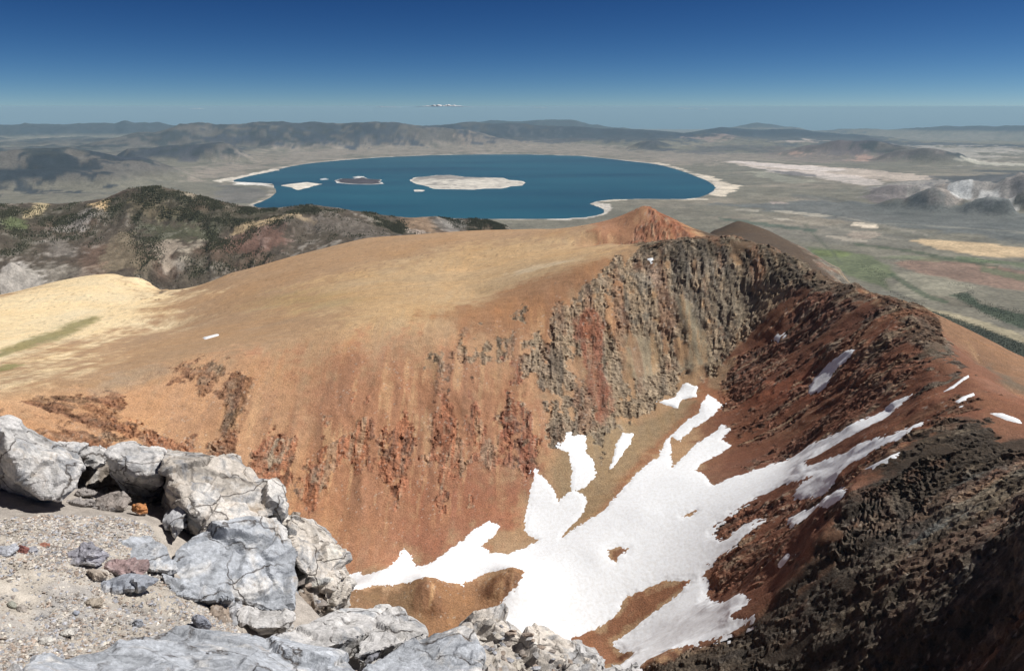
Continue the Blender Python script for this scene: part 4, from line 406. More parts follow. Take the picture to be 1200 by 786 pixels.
c3, e3, t3, _ = cells((xr + 0.5 * wx) / 4.4, (yr + 0.5 * wy) / 4.4, zr / 5.5, 320)
ridge_a = fbm(xr / 60, yr / 60, zr / 80, 5, 21, 0.55, ridged=True)
ribs = streak(17, 7, 60, 4, ridged=True)[rk]
relief = np.zeros(X.shape)
relief[rk] = 0.7 * ridge_a + 0.55 * ribs + 0.26 * c1 + 0.8 * t1 + 0.16 * c2 + 0.6 * t2 + 0.08 * c3 + 0.4 * t3
relief[rk] -= relief[rk].mean()
mott = np.zeros(X.shape); mott[rk] = 0.16 * c2 + 0.26 * c3 + 0.22 * n_fin[rk] - 0.40 * sstep(0.55, 0.85, e2) + 0.12
rough_here = sstep(0.8, 3.0, crag)
gully = streak(48, 3.0, 160, 5, ridged=True)
big = 7.0 * gully * sstep(0.13, 0.24, slope)
disp = 0.62 * crag * relief + (0.5 * n_mid + 0.25 * n_fin) * (0.5 + sstep(0.02, 0.2, slope)) + st_b * 1.5 * sstep(0.08, 0.2, slope) * (1 - rough_here)
# snow lies on the smoothed ground
snow_s = np.full(X.shape, -60.0); snow_owner = np.full(X.shape, -1); fray = np.ones(X.shape)
for i, (lab, poly, k) in enumerate(SNOW):
    d = sdf(X, Y, poly, 60.0)
    for hp in (SNOW_HOLES if i == 0 else []):
        d = np.minimum(d, -sdf(X, Y, hp, 60.0))
    area = abs(sum(poly[j - 1][0] * poly[j][1] - poly[j][0] * poly[j - 1][1] for j in range(len(poly)))) / 2
    fray = np.where(d > snow_s, min(1.0, area ** 0.5 / 60.0), fray)
    m = d > snow_s
    snow_owner[m] = i; snow_s = np.maximum(snow_s, d)
snow_e = snow_s + fray * (4.5 * n_mid + 3.6 * n_fin + 3.0 * n_big + 3.2 * (hash01(np.floor(X / 2.3).astype(np.int32), np.floor(Y / 2.3).astype(np.int32), np.zeros(X.shape, np.int32), 33) - 0.5)) * sstep(60.0, 6.0, np.abs(snow_s))
small = snow_owner > 0
under = sstep(0.0, 8.0, snow_e * np.where(small, 4.0, 1.0))
big = big * (1 - 0.65 * sstep(0.0, 25.0, snow_s))
disp_ground = disp * (1 - np.where(small, 0.95, 0.8) * under)
Pg = P + N0 * (big + disp_ground)[..., None]
# colours: streaked scree, mottled crags, broken boulder fields
fall = sstep(0.06, 0.2, slope) * (1 - rough_here)
col = blend(col, (0.50, 0.33, 0.19), sstep(0.08, 0.4, st_a + 0.4 * n_big) * 0.6 * fall * (gx2 < 0.6))
col = blend(col, (0.27, 0.145, 0.085), sstep(0.10, 0.42, st_b - 0.4 * st_a) * 0.6 * fall)
lum = 1 + 0.10 * n_big + 0.10 * n_mid + (0.12 * st_a + 0.10 * st_b) * sstep(0.08, 0.25, slope)
rib_tone = streak(7, 10, 66, 4)
tone_k = rough_here * sstep(0.035, 0.09, col.mean(-1))
col = blend(col, (0.34, 0.265, 0.18), tone_k * sstep(0.10, 0.40, rib_tone) * 0.6)
col = blend(col, (0.075, 0.062, 0.052), tone_k * sstep(0.08, 0.40, -rib_tone) * 0.55)
col = blend(col, (0.23, 0.10, 0.055), tone_k * sstep(0.1, 0.4, st_b + 0.5 * n_big) * 0.45)
lum = lum * (1 + (0.4 * rough_here + 0.6 * tone_k) * mott)
col = col * lum[..., None]
warm = 0.06 * fbm(X / 90, Y / 90, Z0 / 90, 4, 77) + 0.05 * st_a
col *= np.stack([1 + warm, 1 + 0 * warm, 1 - 1.5 * warm], -1)
spk = hash01((np.floor(X / 1.7)).astype(np.int32), (np.floor(Y / 1.7)).astype(np.int32), np.zeros(X.shape, np.int32), 9)
pale = (spk > 0.975) * sstep(0.05, 0.15, slope) * 0.5
col = blend(col, (0.5, 0.45, 0.38), pale * sstep(-0.3, 0.3, n_big + st_b))
col = blend(col, (0.13, 0.085, 0.06), (spk < 0.035) * 0.5 * sstep(-0.25, 0.25, n_mid + st_a))
lich = sstep(0.15, 0.45, fbm(X / 20, Y / 20, Z0 / 20, 4, 91)) * rough_here
col = blend(col, (0.33, 0.27, 0.20), lich * 0.35 * sstep(0.035, 0.09, col.mean(-1)))
col = np.clip(col, 0.01, 0.85)
m_rock = ground_material("scree_and_crag", [(0.09, 8, 0.20), (0.6, 8, 0.45)], (0.4, 10, 1.3), crag=2.0)
F = grid_faces(*X.shape)
me_t = raw_mesh("mountain_terrain", Pg.reshape(-1, 3), F, col.reshape(-1, 3), alpha=rough_here.reshape(-1))
me_t.polygons.foreach_set("use_smooth", rough_here.reshape(-1)[F].mean(1) < 0.5)      # crags keep their broken facets
link("mountain_terrain", me_t, m_rock, kind="structure")

# ---------------------------------------------------------------- snow patches
ms, n, l, p = new_mat("summer_snow")
p.inputs["Base Color"].default_value = (0.86, 0.88, 0.90, 1); p.inputs["Roughness"].default_value = 0.7; p.inputs["Specular IOR Level"].default_value = 0.2
tc = n.new("ShaderNodeTexCoord"); t = n.new("ShaderNodeTexNoise"); t.inputs["Scale"].default_value = 0.25; t.inputs["Detail"].default_value = 6
l.new(tc.outputs["Object"], t.inputs["Vector"])
rp = n.new("ShaderNodeValToRGB"); rp.color_ramp.elements[0].position = 0.3; rp.color_ramp.elements[0].color = (0.80, 0.80, 0.79, 1)
rp.color_ramp.elements[1].position = 0.6; rp.color_ramp.elements[1].color = (0.88, 0.90, 0.92, 1)
l.new(t.outputs[0], rp.inputs[0]); l.new(rp.outputs[0], p.inputs["Base Color"])
b = n.new("ShaderNodeBump"); b.inputs["Distance"].default_value = 0.5; b.inputs["Strength"].default_value = 0.6
l.new(t.outputs[0], b.inputs["Height"]); l.new(b.outputs[0], p.inputs["Normal"])
snow_h = np.clip(snow_e * np.where(small, 0.4, 0.13) - 0.05, -1.6, np.where(small, 1.5, 0.9))
Ps = P + N0 * (big + snow_h + 0.25 * n_mid * under)[..., None]
fs = snow_e.reshape(-1)[F].max(1) > -3.0
fo = snow_owner.reshape(-1)[F].max(1)
for i, (lab, poly, k) in enumerate(SNOW):
    f = F[fs & (fo == i)]
    if len(f):
        v, f, _ = compact(Ps.reshape(-1, 3), f)
        link("snow_patch", raw_mesh("snow_patch", v, f), ms, label=lab, category="snow patch", group="snow left in the cirque")

# ---------------------------------------------------------------- forested mountain in the middle distance
azs = np.arange(deg(-42), deg(4), 0.0021); rs = np.exp(np.arange(np.log(3900), np.log(9600), 0.0036))
X, Y = polar(azs, rs)
Z0 = hill_base(X, Y); P = np.stack([X, Y, Z0], -1); N0 = normals(P); slope = 1 - N0[..., 2]
gx2 = N0[..., 0] ** 2 / (N0[..., 0] ** 2 + N0[..., 1] ** 2 + 1e-9)
n_big = fbm(X / 420, Y / 420, Z0 / 420, 5, 101); n_mid = fbm(X / 90, Y / 90, Z0 / 90, 4, 102); n_fin = fbm(X / 26, Y / 26, Z0 / 26, 3, 108)
gul = streak(110, 4.0, 120, 5, ridged=True)
fold = streak(330, 3.6, 140, 4, ridged=True)
crest = sstep(0.0, 650.0, linedist(X, Y, HILL_CREST)[0])
disp = (110 * (fold - 0.35) * crest + (34 * gul - 5) * (0.3 + 0.7 * crest) + 26 * crest * fbm(X / 260, Y / 260, Z0 / 260, 5, 104, ridged=True)) * sstep(0.01, 0.10, slope) + 6 * n_mid
Z1 = Z0 + disp
col = np.zeros(X.shape + (3,), np.float32) + np.asarray((0.100, 0.081, 0.062), np.float32)
col = blend(col, (0.34, 0.31, 0.27), sstep(0.22, 0.5, 0.5 * gul + 0.5 * n_mid + 0.6 * n_fin) * 0.45)
col = blend(col, (0.24, 0.12, 0.08), sstep(0.1, 0.5, n_big) * 0.25)
wood = np.zeros(X.shape)
for poly, s in FOREST:
    d = sdf(X, Y, poly, 400.0)
    wood = np.maximum(wood, s * sstep(-60, 60, d + 70 * n_mid + 60 * n_big))
col = blend(col, (0.060, 0.060, 0.036), wood * (0.45 + 0.35 * sstep(-0.2, 0.2, n_mid)))
for poly, rgb, s, f in HILL_TINTS:
    d = sdf(X, Y, poly, f * 3 + 100)
    col = blend(col, rgb, s * sstep(-0.6 * f, 0.6 * f, d + (f + 15) * (1.0 * n_mid + 0.6 * n_big + 1.0 * n_fin + 0.5 * gul)))
    if s > 0.65:
        wood = wood * (1 - 0.8 * sstep(-f, f, d))
col = np.clip(col * (1 + 0.25 * n_mid + 0.38 * n_fin)[..., None], 0.01, 0.8)
m_hill = ground_material("wooded_mountain_ground", [(0.012, 7, 0.3), (0.08, 5, 0.3)], (0.02, 8, 14.0))
F = grid_faces(*X.shape)
Ph = np.stack([X, Y, Z1], -1).reshape(-1, 3)
link("wooded_mountain", raw_mesh("wooded_mountain", Ph, F, col.reshape(-1, 3)), m_hill, kind="structure")


def grove(name, spots, hmin, hmax, mat, seed):
    """Far wood: one small six-sided spire per tree, joined."""
    g = np.random.default_rng(seed); k = len(spots)
    h = g.uniform(hmin, hmax, k)[:, None]; r = h * g.uniform(0.22, 0.36, k)[:, None]
    a = g.uniform(0, 6.28, k)[:, None] + np.arange(5) * 1.2566
    ring = np.stack([np.cos(a) * r, np.sin(a) * r, np.broadcast_to(-0.1 * h, a.shape)], -1)
    top = np.concatenate([g.uniform(-0.5, 0.5, (k, 2)), h], 1)[:, None, :]
    v = (np.concatenate([ring, top], 1) + spots[:, None, :]).reshape(-1, 3)
    b = np.arange(k)[:, None] * 6
    f = np.stack([np.stack([b[:, 0] + j, b[:, 0] + (j + 1) % 5, b[:, 0] + 5], -1) for j in range(5)], 1).reshape(-1, 3)
    c = np.repeat(np.array([[0.070, 0.070, 0.042]]) * g.uniform(0.6, 1.5, (k, 1)), 6, 0)
    return link(name, raw_mesh(name, v, f, c, smooth=False), mat, kind="stuff")


m_wood = ground_material("conifer_needles", [(0.3, 3, 0.35)], None)
rng = np.random.default_rng(4)
cell = np.gradient(np.hypot(X, Y), axis=0) * np.hypot(X, Y) * 0.0021
pr = (wood * sstep(-0.35, 0.35, n_mid + 0.5 * n_big - 0.3 * gul) * cell).ravel(); pr /= pr.sum()
pick = rng.choice(len(pr), 34000, p=pr)
sp = Ph[pick] + rng.normal(0, 7, (34000, 3)) * (1, 1, 0)
grove("conifer_forest", sp, 5, 11, m_wood, 8)

# ---------------------------------------------------------------- the basin, its lake and far ranges
azs = np.arange(deg(-38), deg(38), 0.0020)
rs = np.r_[1 / np.linspace(1 / 3300, 1 / 15000, 250), np.exp(np.arange(np.log(15000) + 0.008, np.log(160000), 0.008))]
X, Y = polar(azs, rs)
Z = valley_height(X, Y); R = np.hypot(X, Y)
n_k = fbm(X / 5000, Y / 5000, 0, 5, 201); n_h = fbm(X / 1100, Y / 1100, 0, 5, 202); n_s = fbm(X / 180, Y / 180, 0, 4, 203); n_m = fbm(X / 420, Y / 420, 0, 4, 204)
band = fbm(X / 1500 + Y / 2600, Y / 380 - X / 900, 0, 5, 205)
col = np.zeros(X.shape + (3,), np.float32) + np.asarray((0.185, 0.170, 0.130), np.float32)
col = blend(col, (0.26, 0.22, 0.17), sstep(0.0, 0.5, n_k + 0.5 * n_h) * 0.6)
col = blend(col, (0.10, 0.10, 0.085), sstep(0.05, 0.5, band + 0.4 * n_h) * 0.45)
lava = sdf(X, Y, CRATERS, 900.0)
col = blend(col, (0.31, 0.285, 0.265), sstep(-250, 250, lava + 250 * n_m) * 0.75)
col = blend(col, (0.12, 0.11, 0.11), sstep(0.05, 0.3, n_m + 0.4 * n_s) * sstep(-200, 200, lava) * 0.7)
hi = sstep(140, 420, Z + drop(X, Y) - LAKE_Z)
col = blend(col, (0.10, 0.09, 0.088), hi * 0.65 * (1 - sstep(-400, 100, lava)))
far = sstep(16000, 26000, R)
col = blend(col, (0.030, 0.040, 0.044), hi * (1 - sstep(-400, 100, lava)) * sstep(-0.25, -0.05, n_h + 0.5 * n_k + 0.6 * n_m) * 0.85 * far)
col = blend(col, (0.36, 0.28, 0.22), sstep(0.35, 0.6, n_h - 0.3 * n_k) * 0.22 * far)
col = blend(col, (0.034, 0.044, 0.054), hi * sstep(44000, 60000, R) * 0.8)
dl = sdf(X, Y, LAKE, 2500.0)
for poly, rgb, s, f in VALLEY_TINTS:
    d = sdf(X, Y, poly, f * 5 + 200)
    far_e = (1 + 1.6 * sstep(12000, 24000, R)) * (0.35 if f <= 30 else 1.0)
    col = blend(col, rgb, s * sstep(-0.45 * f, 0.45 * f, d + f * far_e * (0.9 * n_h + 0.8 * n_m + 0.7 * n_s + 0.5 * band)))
# pale alkali beach all round the lake
bw = 70 + 190 * sstep(14000, 30000, R)
beach = sstep(bw * 1.6, bw * 0.5, -dl + bw * 0.7 * n_h) * (dl > -2400)
col = blend(col, (0.56, 0.50, 0.42), beach * (0.15 + 0.6 * sstep(-0.3, 0.3, n_m + 0.6 * n_h)))
col = np.clip(col * (1 + 0.16 * n_h + 0.18 * n_m + 0.28 * n_s)[..., None], 0.015, 0.8)
m_basin = ground_material("sagebrush_basin", [(0.0025, 8, 0.22), (0.02, 7, 0.42)], (0.004, 8, 10.0))
F = grid_faces(*X.shape)
keep = ((R > 7000) | (X > 300)).reshape(-1)[F].any(1)
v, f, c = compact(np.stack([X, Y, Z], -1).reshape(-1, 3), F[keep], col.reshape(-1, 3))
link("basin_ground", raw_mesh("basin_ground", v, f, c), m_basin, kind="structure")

vw = np.zeros(X.shape)
for poly, s in VALLEY_FOREST:
    vw = np.maximum(vw, s * sstep(-20, 60, sdf(X, Y, poly, 300.0) + 60 * n_s))
cell = np.abs(np.gradient(R, axis=0)) * R * 0.002
pr = (vw * cell).ravel(); cnt = int(min(14000, pr.sum() / 170.0)); pr /= pr.sum()
pick = rng.choice(len(pr), cnt, p=pr)
pv = np.stack([X, Y, Z], -1).reshape(-1, 3)[pick] + rng.normal(0, 8, (cnt, 3)) * (1, 1, 0)
grove("distant_conifers", pv, 5, 11, m_wood, 9)

azs = np.arange(deg(-24), deg(24), 0.004); rs = 1 / np.linspace(1 / 11500, 1 / 44000, 130)
X, Y = polar(azs, rs)
d = sdf(X, Y, LAKE, 3000.0)
F = grid_faces(*X.shape); F = F[d.reshape(-1)[F].max(1) > -500]
v, f, _ = compact(np.stack([X, Y, LAKE_Z - drop(X, Y)], -1).reshape(-1, 3), F)
mw, n, l, p = new_mat("alkaline_water")
p.inputs["Base Color"].default_value = (0.006, 0.07, 0.112, 1); p.inputs["Roughness"].default_value = 0.35
p.inputs["IOR"].default_value = 1.33; p.inputs["Specular IOR Level"].default_value = 0.2
tc = n.new("ShaderNodeTexCoord"); t = n.new("ShaderNodeTexNoise"); t.inputs["Scale"].default_value = 0.0006; t.inputs["Detail"].default_value = 8
mp_ = n.new("ShaderNodeMapping"); mp_.inputs["Scale"].default_value = (0.25, 1.0, 1.0); mp_.inputs["Rotation"].default_value = (0, 0, 0.25)
l.new(tc.outputs["Object"], mp_.inputs["Vector"]); l.new(mp_.outputs[0], t.inputs["Vector"])
rp = n.new("ShaderNodeValToRGB"); rp.color_ramp.elements[0].position = 0.3; rp.color_ramp.elements[0].color = (0.003, 0.050, 0.088, 1)
rp.color_ramp.elements[1].position = 0.75; rp.color_ramp.elements[1].color = (0.012, 0.10, 0.140, 1)
l.new(t.outputs[0], rp.inputs[0]); l.new(rp.outputs[0], p.inputs["Base Color"])
link("lake_water", raw_mesh("lake_water", v, f), mw, kind="structure")

m_isl = ground_material("island_ground", [(0.004, 7, 0.3)], (0.006, 6, 6.0))
for lab, poly, top, rgb, rgb2 in ISLANDS:
    A = np.asarray(poly, float); c0 = A.mean(0); rr = np.hypot(*c0); e1 = c0 / rr
    a0 = np.arctan2(A[:, 0], A[:, 1]); r0 = np.hypot(A[:, 0], A[:, 1])
    azs = np.linspace(a0.min() - 0.002, a0.max() + 0.002, int(np.clip(np.ptp(a0) / 0.0007, 14, 130)))
    rs = np.linspace(r0.min() - 80, r0.max() + 80, int(np.clip(np.ptp(r0) / 45, 12, 60)))
    X, Y = polar(azs, rs)
    n1 = fbm(X / 350, Y / 350, 0, 4, 301); n2 = fbm(X / 120, Y / 120, 0, 3, 302)
    d = sdf(X, Y, A, 400.0) + 45 * n2
    inner = d.max()
    hump = sstep(rr, r0.max(), np.hypot(X, Y)) * sstep(a0.max(), a0.min() + 0.2 * np.ptp(a0), np.arctan2(X, Y)) if top > 40 else 0.3
    zz = np.clip(d * 0.05, -6, 6) + top * sstep(0, max(inner, 1), d) * (0.25 + 0.9 * hump + 0.35 * n1)
    w = np.clip(sstep(0.0, 0.4, hump + 0.6 * n1 + 0.35 * n2) * sstep(0.0, 160.0, d), 0, 1) if top > 40 else np.zeros(X.shape)
    cc = blend(np.zeros(X.shape + (3,), np.float32) + np.asarray(rgb, np.float32), rgb2, w * 0.75)
    if rgb[0] < 0.2:
        cc = blend(cc, (0.66, 0.63, 0.58), sstep(90, 10, d + 90 * n1))
    cc *= (1 + 0.35 * n2 + 0.2 * n1)[..., None]
    F = grid_faces(*X.shape); F = F[d.reshape(-1)[F].max(1) > -60]
    v, f, c = compact(np.stack([X, Y, LAKE_Z - drop(X, Y) + zz], -1).reshape(-1, 3), F, cc.reshape(-1, 3))
    link("island", raw_mesh("island", v, f, np.clip(c, 0.01, 0.85)), m_isl, label=lab, category="island", group="islands and reefs in the lake")

# ---------------------------------------------------------------- the rocky ledge at the camera's feet
def rock_material(name, crack):
    m, n, l, p = new_mat(name)
    p.inputs["Roughness"].default_value = 0.85; p.inputs["Specular IOR Level"].default_value = 0.25
    tc = n.new("ShaderNodeTexCoord"); at = n.new("ShaderNodeAttribute"); at.attribute_name = "Col"
    def noise(sc, det, rough=0.6, dist=0.0):
        t = n.new("ShaderNodeTexNoise"); t.inputs["Scale"].default_value = sc; t.inputs["Detail"].default_value = det
        t.inputs["Roughness"].default_value = rough; t.inputs["Distortion"].default_value = dist
        l.new(tc.outputs["Object"], t.inputs["Vector"]); return t.outputs[0]
    def ramp(src, a, b, c0, c1):
        r = n.new("ShaderNodeMapRange"); r.inputs[1].default_value = a; r.inputs[2].default_value = b; r.inputs[3].default_value = c0; r.inputs[4].default_value = c1
        l.new(src, r.inputs[0]); return r.outputs[0]
    def mix(kind, fac, a, b):
        x = n.new("ShaderNodeMix"); x.data_type = 'RGBA'; x.blend_type = kind
        for i, v in ((0, fac), (6, a), (7, b)):
            if hasattr(v, "is_output"): l.new(v, x.inputs[i])
            elif i == 0: x.inputs[0].default_value = v
            else: x.inputs[i].default_value = tuple(v) + (1,)
        return x.outputs[2]
    c = at.outputs["Color"]
    c = mix('MIX', ramp(noise(3.1, 6, 0.6, 0.6), 0.50, 0.60, 0, 0.8), c, (0.72, 0.69, 0.65))      # bleached faces
    c = mix('MIX', ramp(noise(5.3, 7, 0.65, 1.0), 0.52, 0.62, 0, 0.65), c, (0.22, 0.235, 0.26))     # blue grey stains
    c = mix('MIX', ramp(noise(4.2, 6, 0.65, 1.4), 0.58, 0.70, 0, 0.6), c, (0.40, 0.29, 0.18))      # iron stain
    c = mix('MULTIPLY', 1.0, c, ramp(noise(34, 8, 0.75), 0.3, 0.7, 0.55, 1.3))
    c = mix('MIX', ramp(noise(130, 3, 0.6), 0.62, 0.72, 0, 0.55), c, (0.12, 0.11, 0.10))           # dark lichen flecks
    vo = n.new("ShaderNodeTexVoronoi"); vo.feature = 'DISTANCE_TO_EDGE'; vo.inputs["Scale"].default_value = 3.4
    wv = n.new("ShaderNodeMix"); wv.data_type = 'VECTOR'; wv.inputs[0].default_value = 0.22
    nn = n.new("ShaderNodeTexNoise"); nn.inputs["Scale"].default_value = 5.0; nn.inputs["Detail"].default_value = 6
    l.new(tc.outputs["Object"], nn.inputs["Vector"]); l.new(tc.outputs["Object"], wv.inputs[4]); l.new(nn.outputs[1], wv.inputs[5])
    l.new(wv.outputs[1], vo.inputs["Vector"])
    line = ramp(vo.outputs["Distance"], 0.0, 0.026, 1.0, 0.0)
    line_m = n.new("ShaderNodeMath"); line_m.operation = 'MULTIPLY'
    l.new(line, line_m.inputs[0]); l.new(ramp(noise(2.7, 4), 0.42, 0.52, 0, crack), line_m.inputs[1])
    c = mix('MIX', line_m.outputs[0], c, (0.07, 0.055, 0.045))
    l.new(c, p.inputs["Base Color"])
    h = n.new("ShaderNodeMath"); h.operation = 'MULTIPLY_ADD'; h.inputs[1].default_value = -0.5
    l.new(line_m.outputs[0], h.inputs[0])
    hn = n.new("ShaderNodeMath"); hn.operation = 'MULTIPLY_ADD'; hn.inputs[1].default_value = 0.5
    l.new(noise(75, 6, 0.7), hn.inputs[0]); l.new(noise(16, 8, 0.65, 0.4), hn.inputs[2]); l.new(hn.outputs[0], h.inputs[2])
    b = n.new("ShaderNodeBump"); b.inputs["Distance"].default_value = 0.016; b.inputs["Strength"].default_value = 0.9
    l.new(h.outputs[0], b.inputs["Height"]); l.new(b.outputs[0], p.inputs["Normal"])
    return m


m_ledge_rock = rock_material("weathered_ledge_rock", 0.95)
m_stone = rock_material("loose_stone", 0.2)


def hull_mesh(pts, voxel):
    bm = bmesh.new()
    for q in pts:
        bm.verts.new(q)
    r = bmesh.ops.convex_hull(bm, input=bm.verts)
    loose = {e for e in r["geom_interior"] + r["geom_unused"] if isinstance(e, bmesh.types.BMVert)}
    bmesh.ops.delete(bm, geom=list(loose), context='VERTS')
    me = bpy.data.meshes.new("hull"); bm.to_mesh(me); bm.free()
    o = bpy.data.objects.new("hull", me); COL.objects.link(o)
    md = o.modifiers.new("grain", 'REMESH'); md.mode = 'VOXEL'; md.voxel_size = voxel
    ev = o.evaluated_get(bpy.context.evaluated_depsgraph_get())
    me2 = bpy.data.meshes.new_from_object(ev)
    bpy.data.objects.remove(o); bpy.data.meshes.remove(me)
    n = len(me2.vertices)
    v = np.empty(n * 3, np.float32); me2.vertices.foreach_get("co", v)
    nr = np.empty(n * 3, np.float32); me2.vertices.foreach_get("normal", nr)
    return me2, v.reshape(-1, 3), nr.reshape(-1, 3)


def weather(v, nr, size, rough, seed):
    """Chips, steps and hollows worn into a hull."""
    s = size; x, y, z = v.T
    q = np.array([0.37, 0.21, 0.90]); lay = x * q[0] + y * q[1] + z * q[2]                 # tilted bedding
    wx = 0.05 * s * vnoise(x / (0.2 * s), y / (0.2 * s), z / (0.2 * s), seed)
    big = fbm(x / (0.45 * s), y / (0.45 * s), z / (0.45 * s), 4, seed + 3)
    c1, e1, t1, b1 = cells((x + wx) / (0.30 * s), (y + wx) / (0.30 * s), (z - wx) / (0.20 * s), seed + 7)
    c2, e2, t2, b2 = cells((x + wx) / (0.11 * s), (y - wx) / (0.11 * s), (z + wx) / (0.07 * s), seed + 9)
    st = fbm((x + y) / (0.5 * s), lay / (0.06 * s), z * 0, 3, seed + 11, ridged=True)
    fine = fbm(x / (0.06 * s), y / (0.06 * s), z / (0.06 * s), 3, seed + 13)
    gro = np.minimum(0, fbm(x / (0.5 * s), y / (0.5 * s), z / (0.5 * s), 3, seed + 15, ridged=True) * -1 + 0.72) * 1.5
    f1 = sstep(0.0, 0.09, b1); f2 = sstep(0.0, 0.16, b2)
    d = rough * s * (0.014 * big + f1 * (0.022 * c1 + 0.095 * t1) - 0.012 * (1 - f1) + f2 * (0.006 * c2 + 0.030 * t2) - 0.004 * (1 - f2) - 0.005 * st + 0.005 * fine + 0.02 * gro + 0.012)
    return v + nr * d[:, None].astype(np.float32), big, c1, gro - 0.5 * (1 - f1)


def finish(me, v, col, smooth=True):
    me.vertices.foreach_set("co", np.ascontiguousarray(v, np.float32).ravel())
    a = me.attributes.new("Col", 'FLOAT_COLOR', 'POINT')
    c = np.ones((len(v), 4), np.float32); c[:, :3] = col
    a.data.foreach_set("color", c.ravel())
    me.polygons.foreach_set("use_smooth", np.full(len(me.polygons), smooth))
    me.update()


for i, (name, lab, cat, pts, tint, vox, rough, grp) in enumerate(ROCKS):
    P = np.asarray(pts); c0 = P.mean(0); size = float(np.ptp(P, axis=0).max())
    me, v, nr = hull_mesh(P - c0, vox)
    me.name = name
    w, big, c1, gro = weather(v + c0, nr, min(size, 1.1), rough, 400 + i * 20)
    col = np.asarray(tint)[None] * (1 + 0.30 * big + 0.20 * c1 + 0.5 * np.minimum(gro, 0))[:, None]
    col = np.clip(col, 0.03, 0.72)
    finish(me, w - c0, col, smooth=False)
    o = link(name, me, m_stone if cat == 'stone' else m_ledge_rock, label=lab, category=cat, group=grp or "blocks of the rocky ledge")
    o.location = c0

# loose stones, each a knocked-about hull half sunk in the grit
g = np.random.default_rng(12)
for i, (lab, x, y, z, w, dp, h, turn, tint) in enumerate(STONES):
    k = 18
    u = g.normal(0, 1, (k, 3)); u /= np.linalg.norm(u, axis=1, keepdims=True)
    P = u * np.array([w * 0.52, dp * 0.5, h * 0.62]) * g.uniform(0.85, 1.08, (k, 1))
    me, v, nr = hull_mesh(P, max(0.004, w / 28))
    me.name = "stone"
    v2, big, c1, gro = weather(v + (x, y, z), nr, w, 0.8, 700 + i * 20)
    col = np.clip(np.asarray(tint)[None] * (1 + 0.25 * big + 0.15 * c1)[:, None], 0.03, 0.72)
    finish(me, v2 - np.array([x, y, z]), col, smooth=False)
    o = link("stone", me, m_stone, label=lab, category="stone", group="loose stones on the ledge")
    o.location = (x, y, z + 0.28 * h); o.rotation_euler = (0, 0, turn)

# gritty ground between the blocks
GROUNDS = Surface(LEDGE, 0.15)
gx = np.arange(-4.6, 1.8, 0.021); gy = np.arange(1.6, 7.0, 0.021)
X, Y = np.meshgrid(gx, gy)
Z = GROUNDS(X, Y)
ground_poly = list(BRINK) + [(2.2, 1.2), (-5.2, 1.2), (-5.2, 5.6)]
d = sdf(X, Y, ground_poly, 6.0)
g1 = fbm(X / 0.5, Y / 0.5, 0, 5, 600); g2 = fbm(X / 0.07, Y / 0.07, 0, 4, 601)
Z = Z + 0.035 * g1 + 0.010 * g2 - np.where(d < 0.35, (0.35 - d) * 2.2, 0.0)
sand = sstep(-0.1, 0.1, sdf(X, Y, SAND, 1.0) + 0.08 * g1)
col = np.zeros(X.shape + (3,), np.float32) + np.asarray((0.38, 0.34, 0.30), np.float32)
col = blend(col, (0.43, 0.385, 0.325), sand * 0.9)
col = blend(col, (0.36, 0.35, 0.34), sand * sstep(0.05, 0.4, fbm(X / 0.35, Y / 0.6, 0, 4, 603)) * 0.6)
col = blend(col, (0.30, 0.29, 0.285), sand * sstep(0.1, 0.35, fbm(X / 0.16, Y / 0.22, 0, 4, 607)) * 0.5)
col *= (1 + 0.18 * g1 + 0.26 * g2)[..., None]
m_grit = ground_material("gritty_ledge_sand", [(18.0, 8, 0.26), (160.0, 4, 0.38)], (60.0, 8, 0.008))
F = grid_faces(*X.shape); F = F[d.reshape(-1)[F].max(1) > -2.6]
v, f, c = compact(np.stack([X, Y, Z], -1).reshape(-1, 3), F, np.clip(col, 0.02, 0.7).reshape(-1, 3))
link("ledge_ground", raw_mesh("ledge_ground", v, f, c), m_grit, kind="structure")


def inside(poly, k, g):
    A = np.asarray(poly); out = []
    while len(out) < k:
        q = g.uniform(A.min(0), A.max(0), (k, 2))
        out += list(q[sdf(q[:, 0], q[:, 1], A, 3.0) > 0.02])
    return np.asarray(out[:k])


g = np.random.default_rng(21)
ico = bmesh.new(); bmesh.ops.create_icosphere(ico, subdivisions=1, radius=1.0)
IV = np.array([v.co[:] for v in ico.verts]); IF = np.array([[v.index for v in f_.verts] for f_ in ico.faces]); ico.free()
GREYS = np.array([(0.42, 0.40, 0.38), (0.50, 0.46, 0.41), (0.36, 0.36, 0.38), (0.55, 0.50, 0.43), (0.30, 0.26, 0.23), (0.40, 0.32, 0.26)])


def chip(size, g, IV=IV):
    """Angular fragment: a knocked-about twenty-sided lump."""
    s = size * g.uniform(0.55, 1.25, 3) * (1, 1, 0.42)
    w = IV * g.uniform(0.6, 1.2, (len(IV), 1)) * s
    a = g.uniform(0, 6.28); ca, sa = np.cos(a), np.sin(a)
    t = g.normal(0, 0.3); ct, st_ = np.cos(t), np.sin(t)
    return w @ np.array([[ca, sa, 0], [-sa, ca, 0], [0, 0, 1]]) @ np.array([[1, 0, 0], [0, ct, st_], [0, -st_, ct]])


def ground_at(q):
    return GROUNDS(q[:, 0], q[:, 1]) + 0.035 * fbm(q[:, 0] / 0.5, q[:, 1] / 0.5, 0, 5, 600)


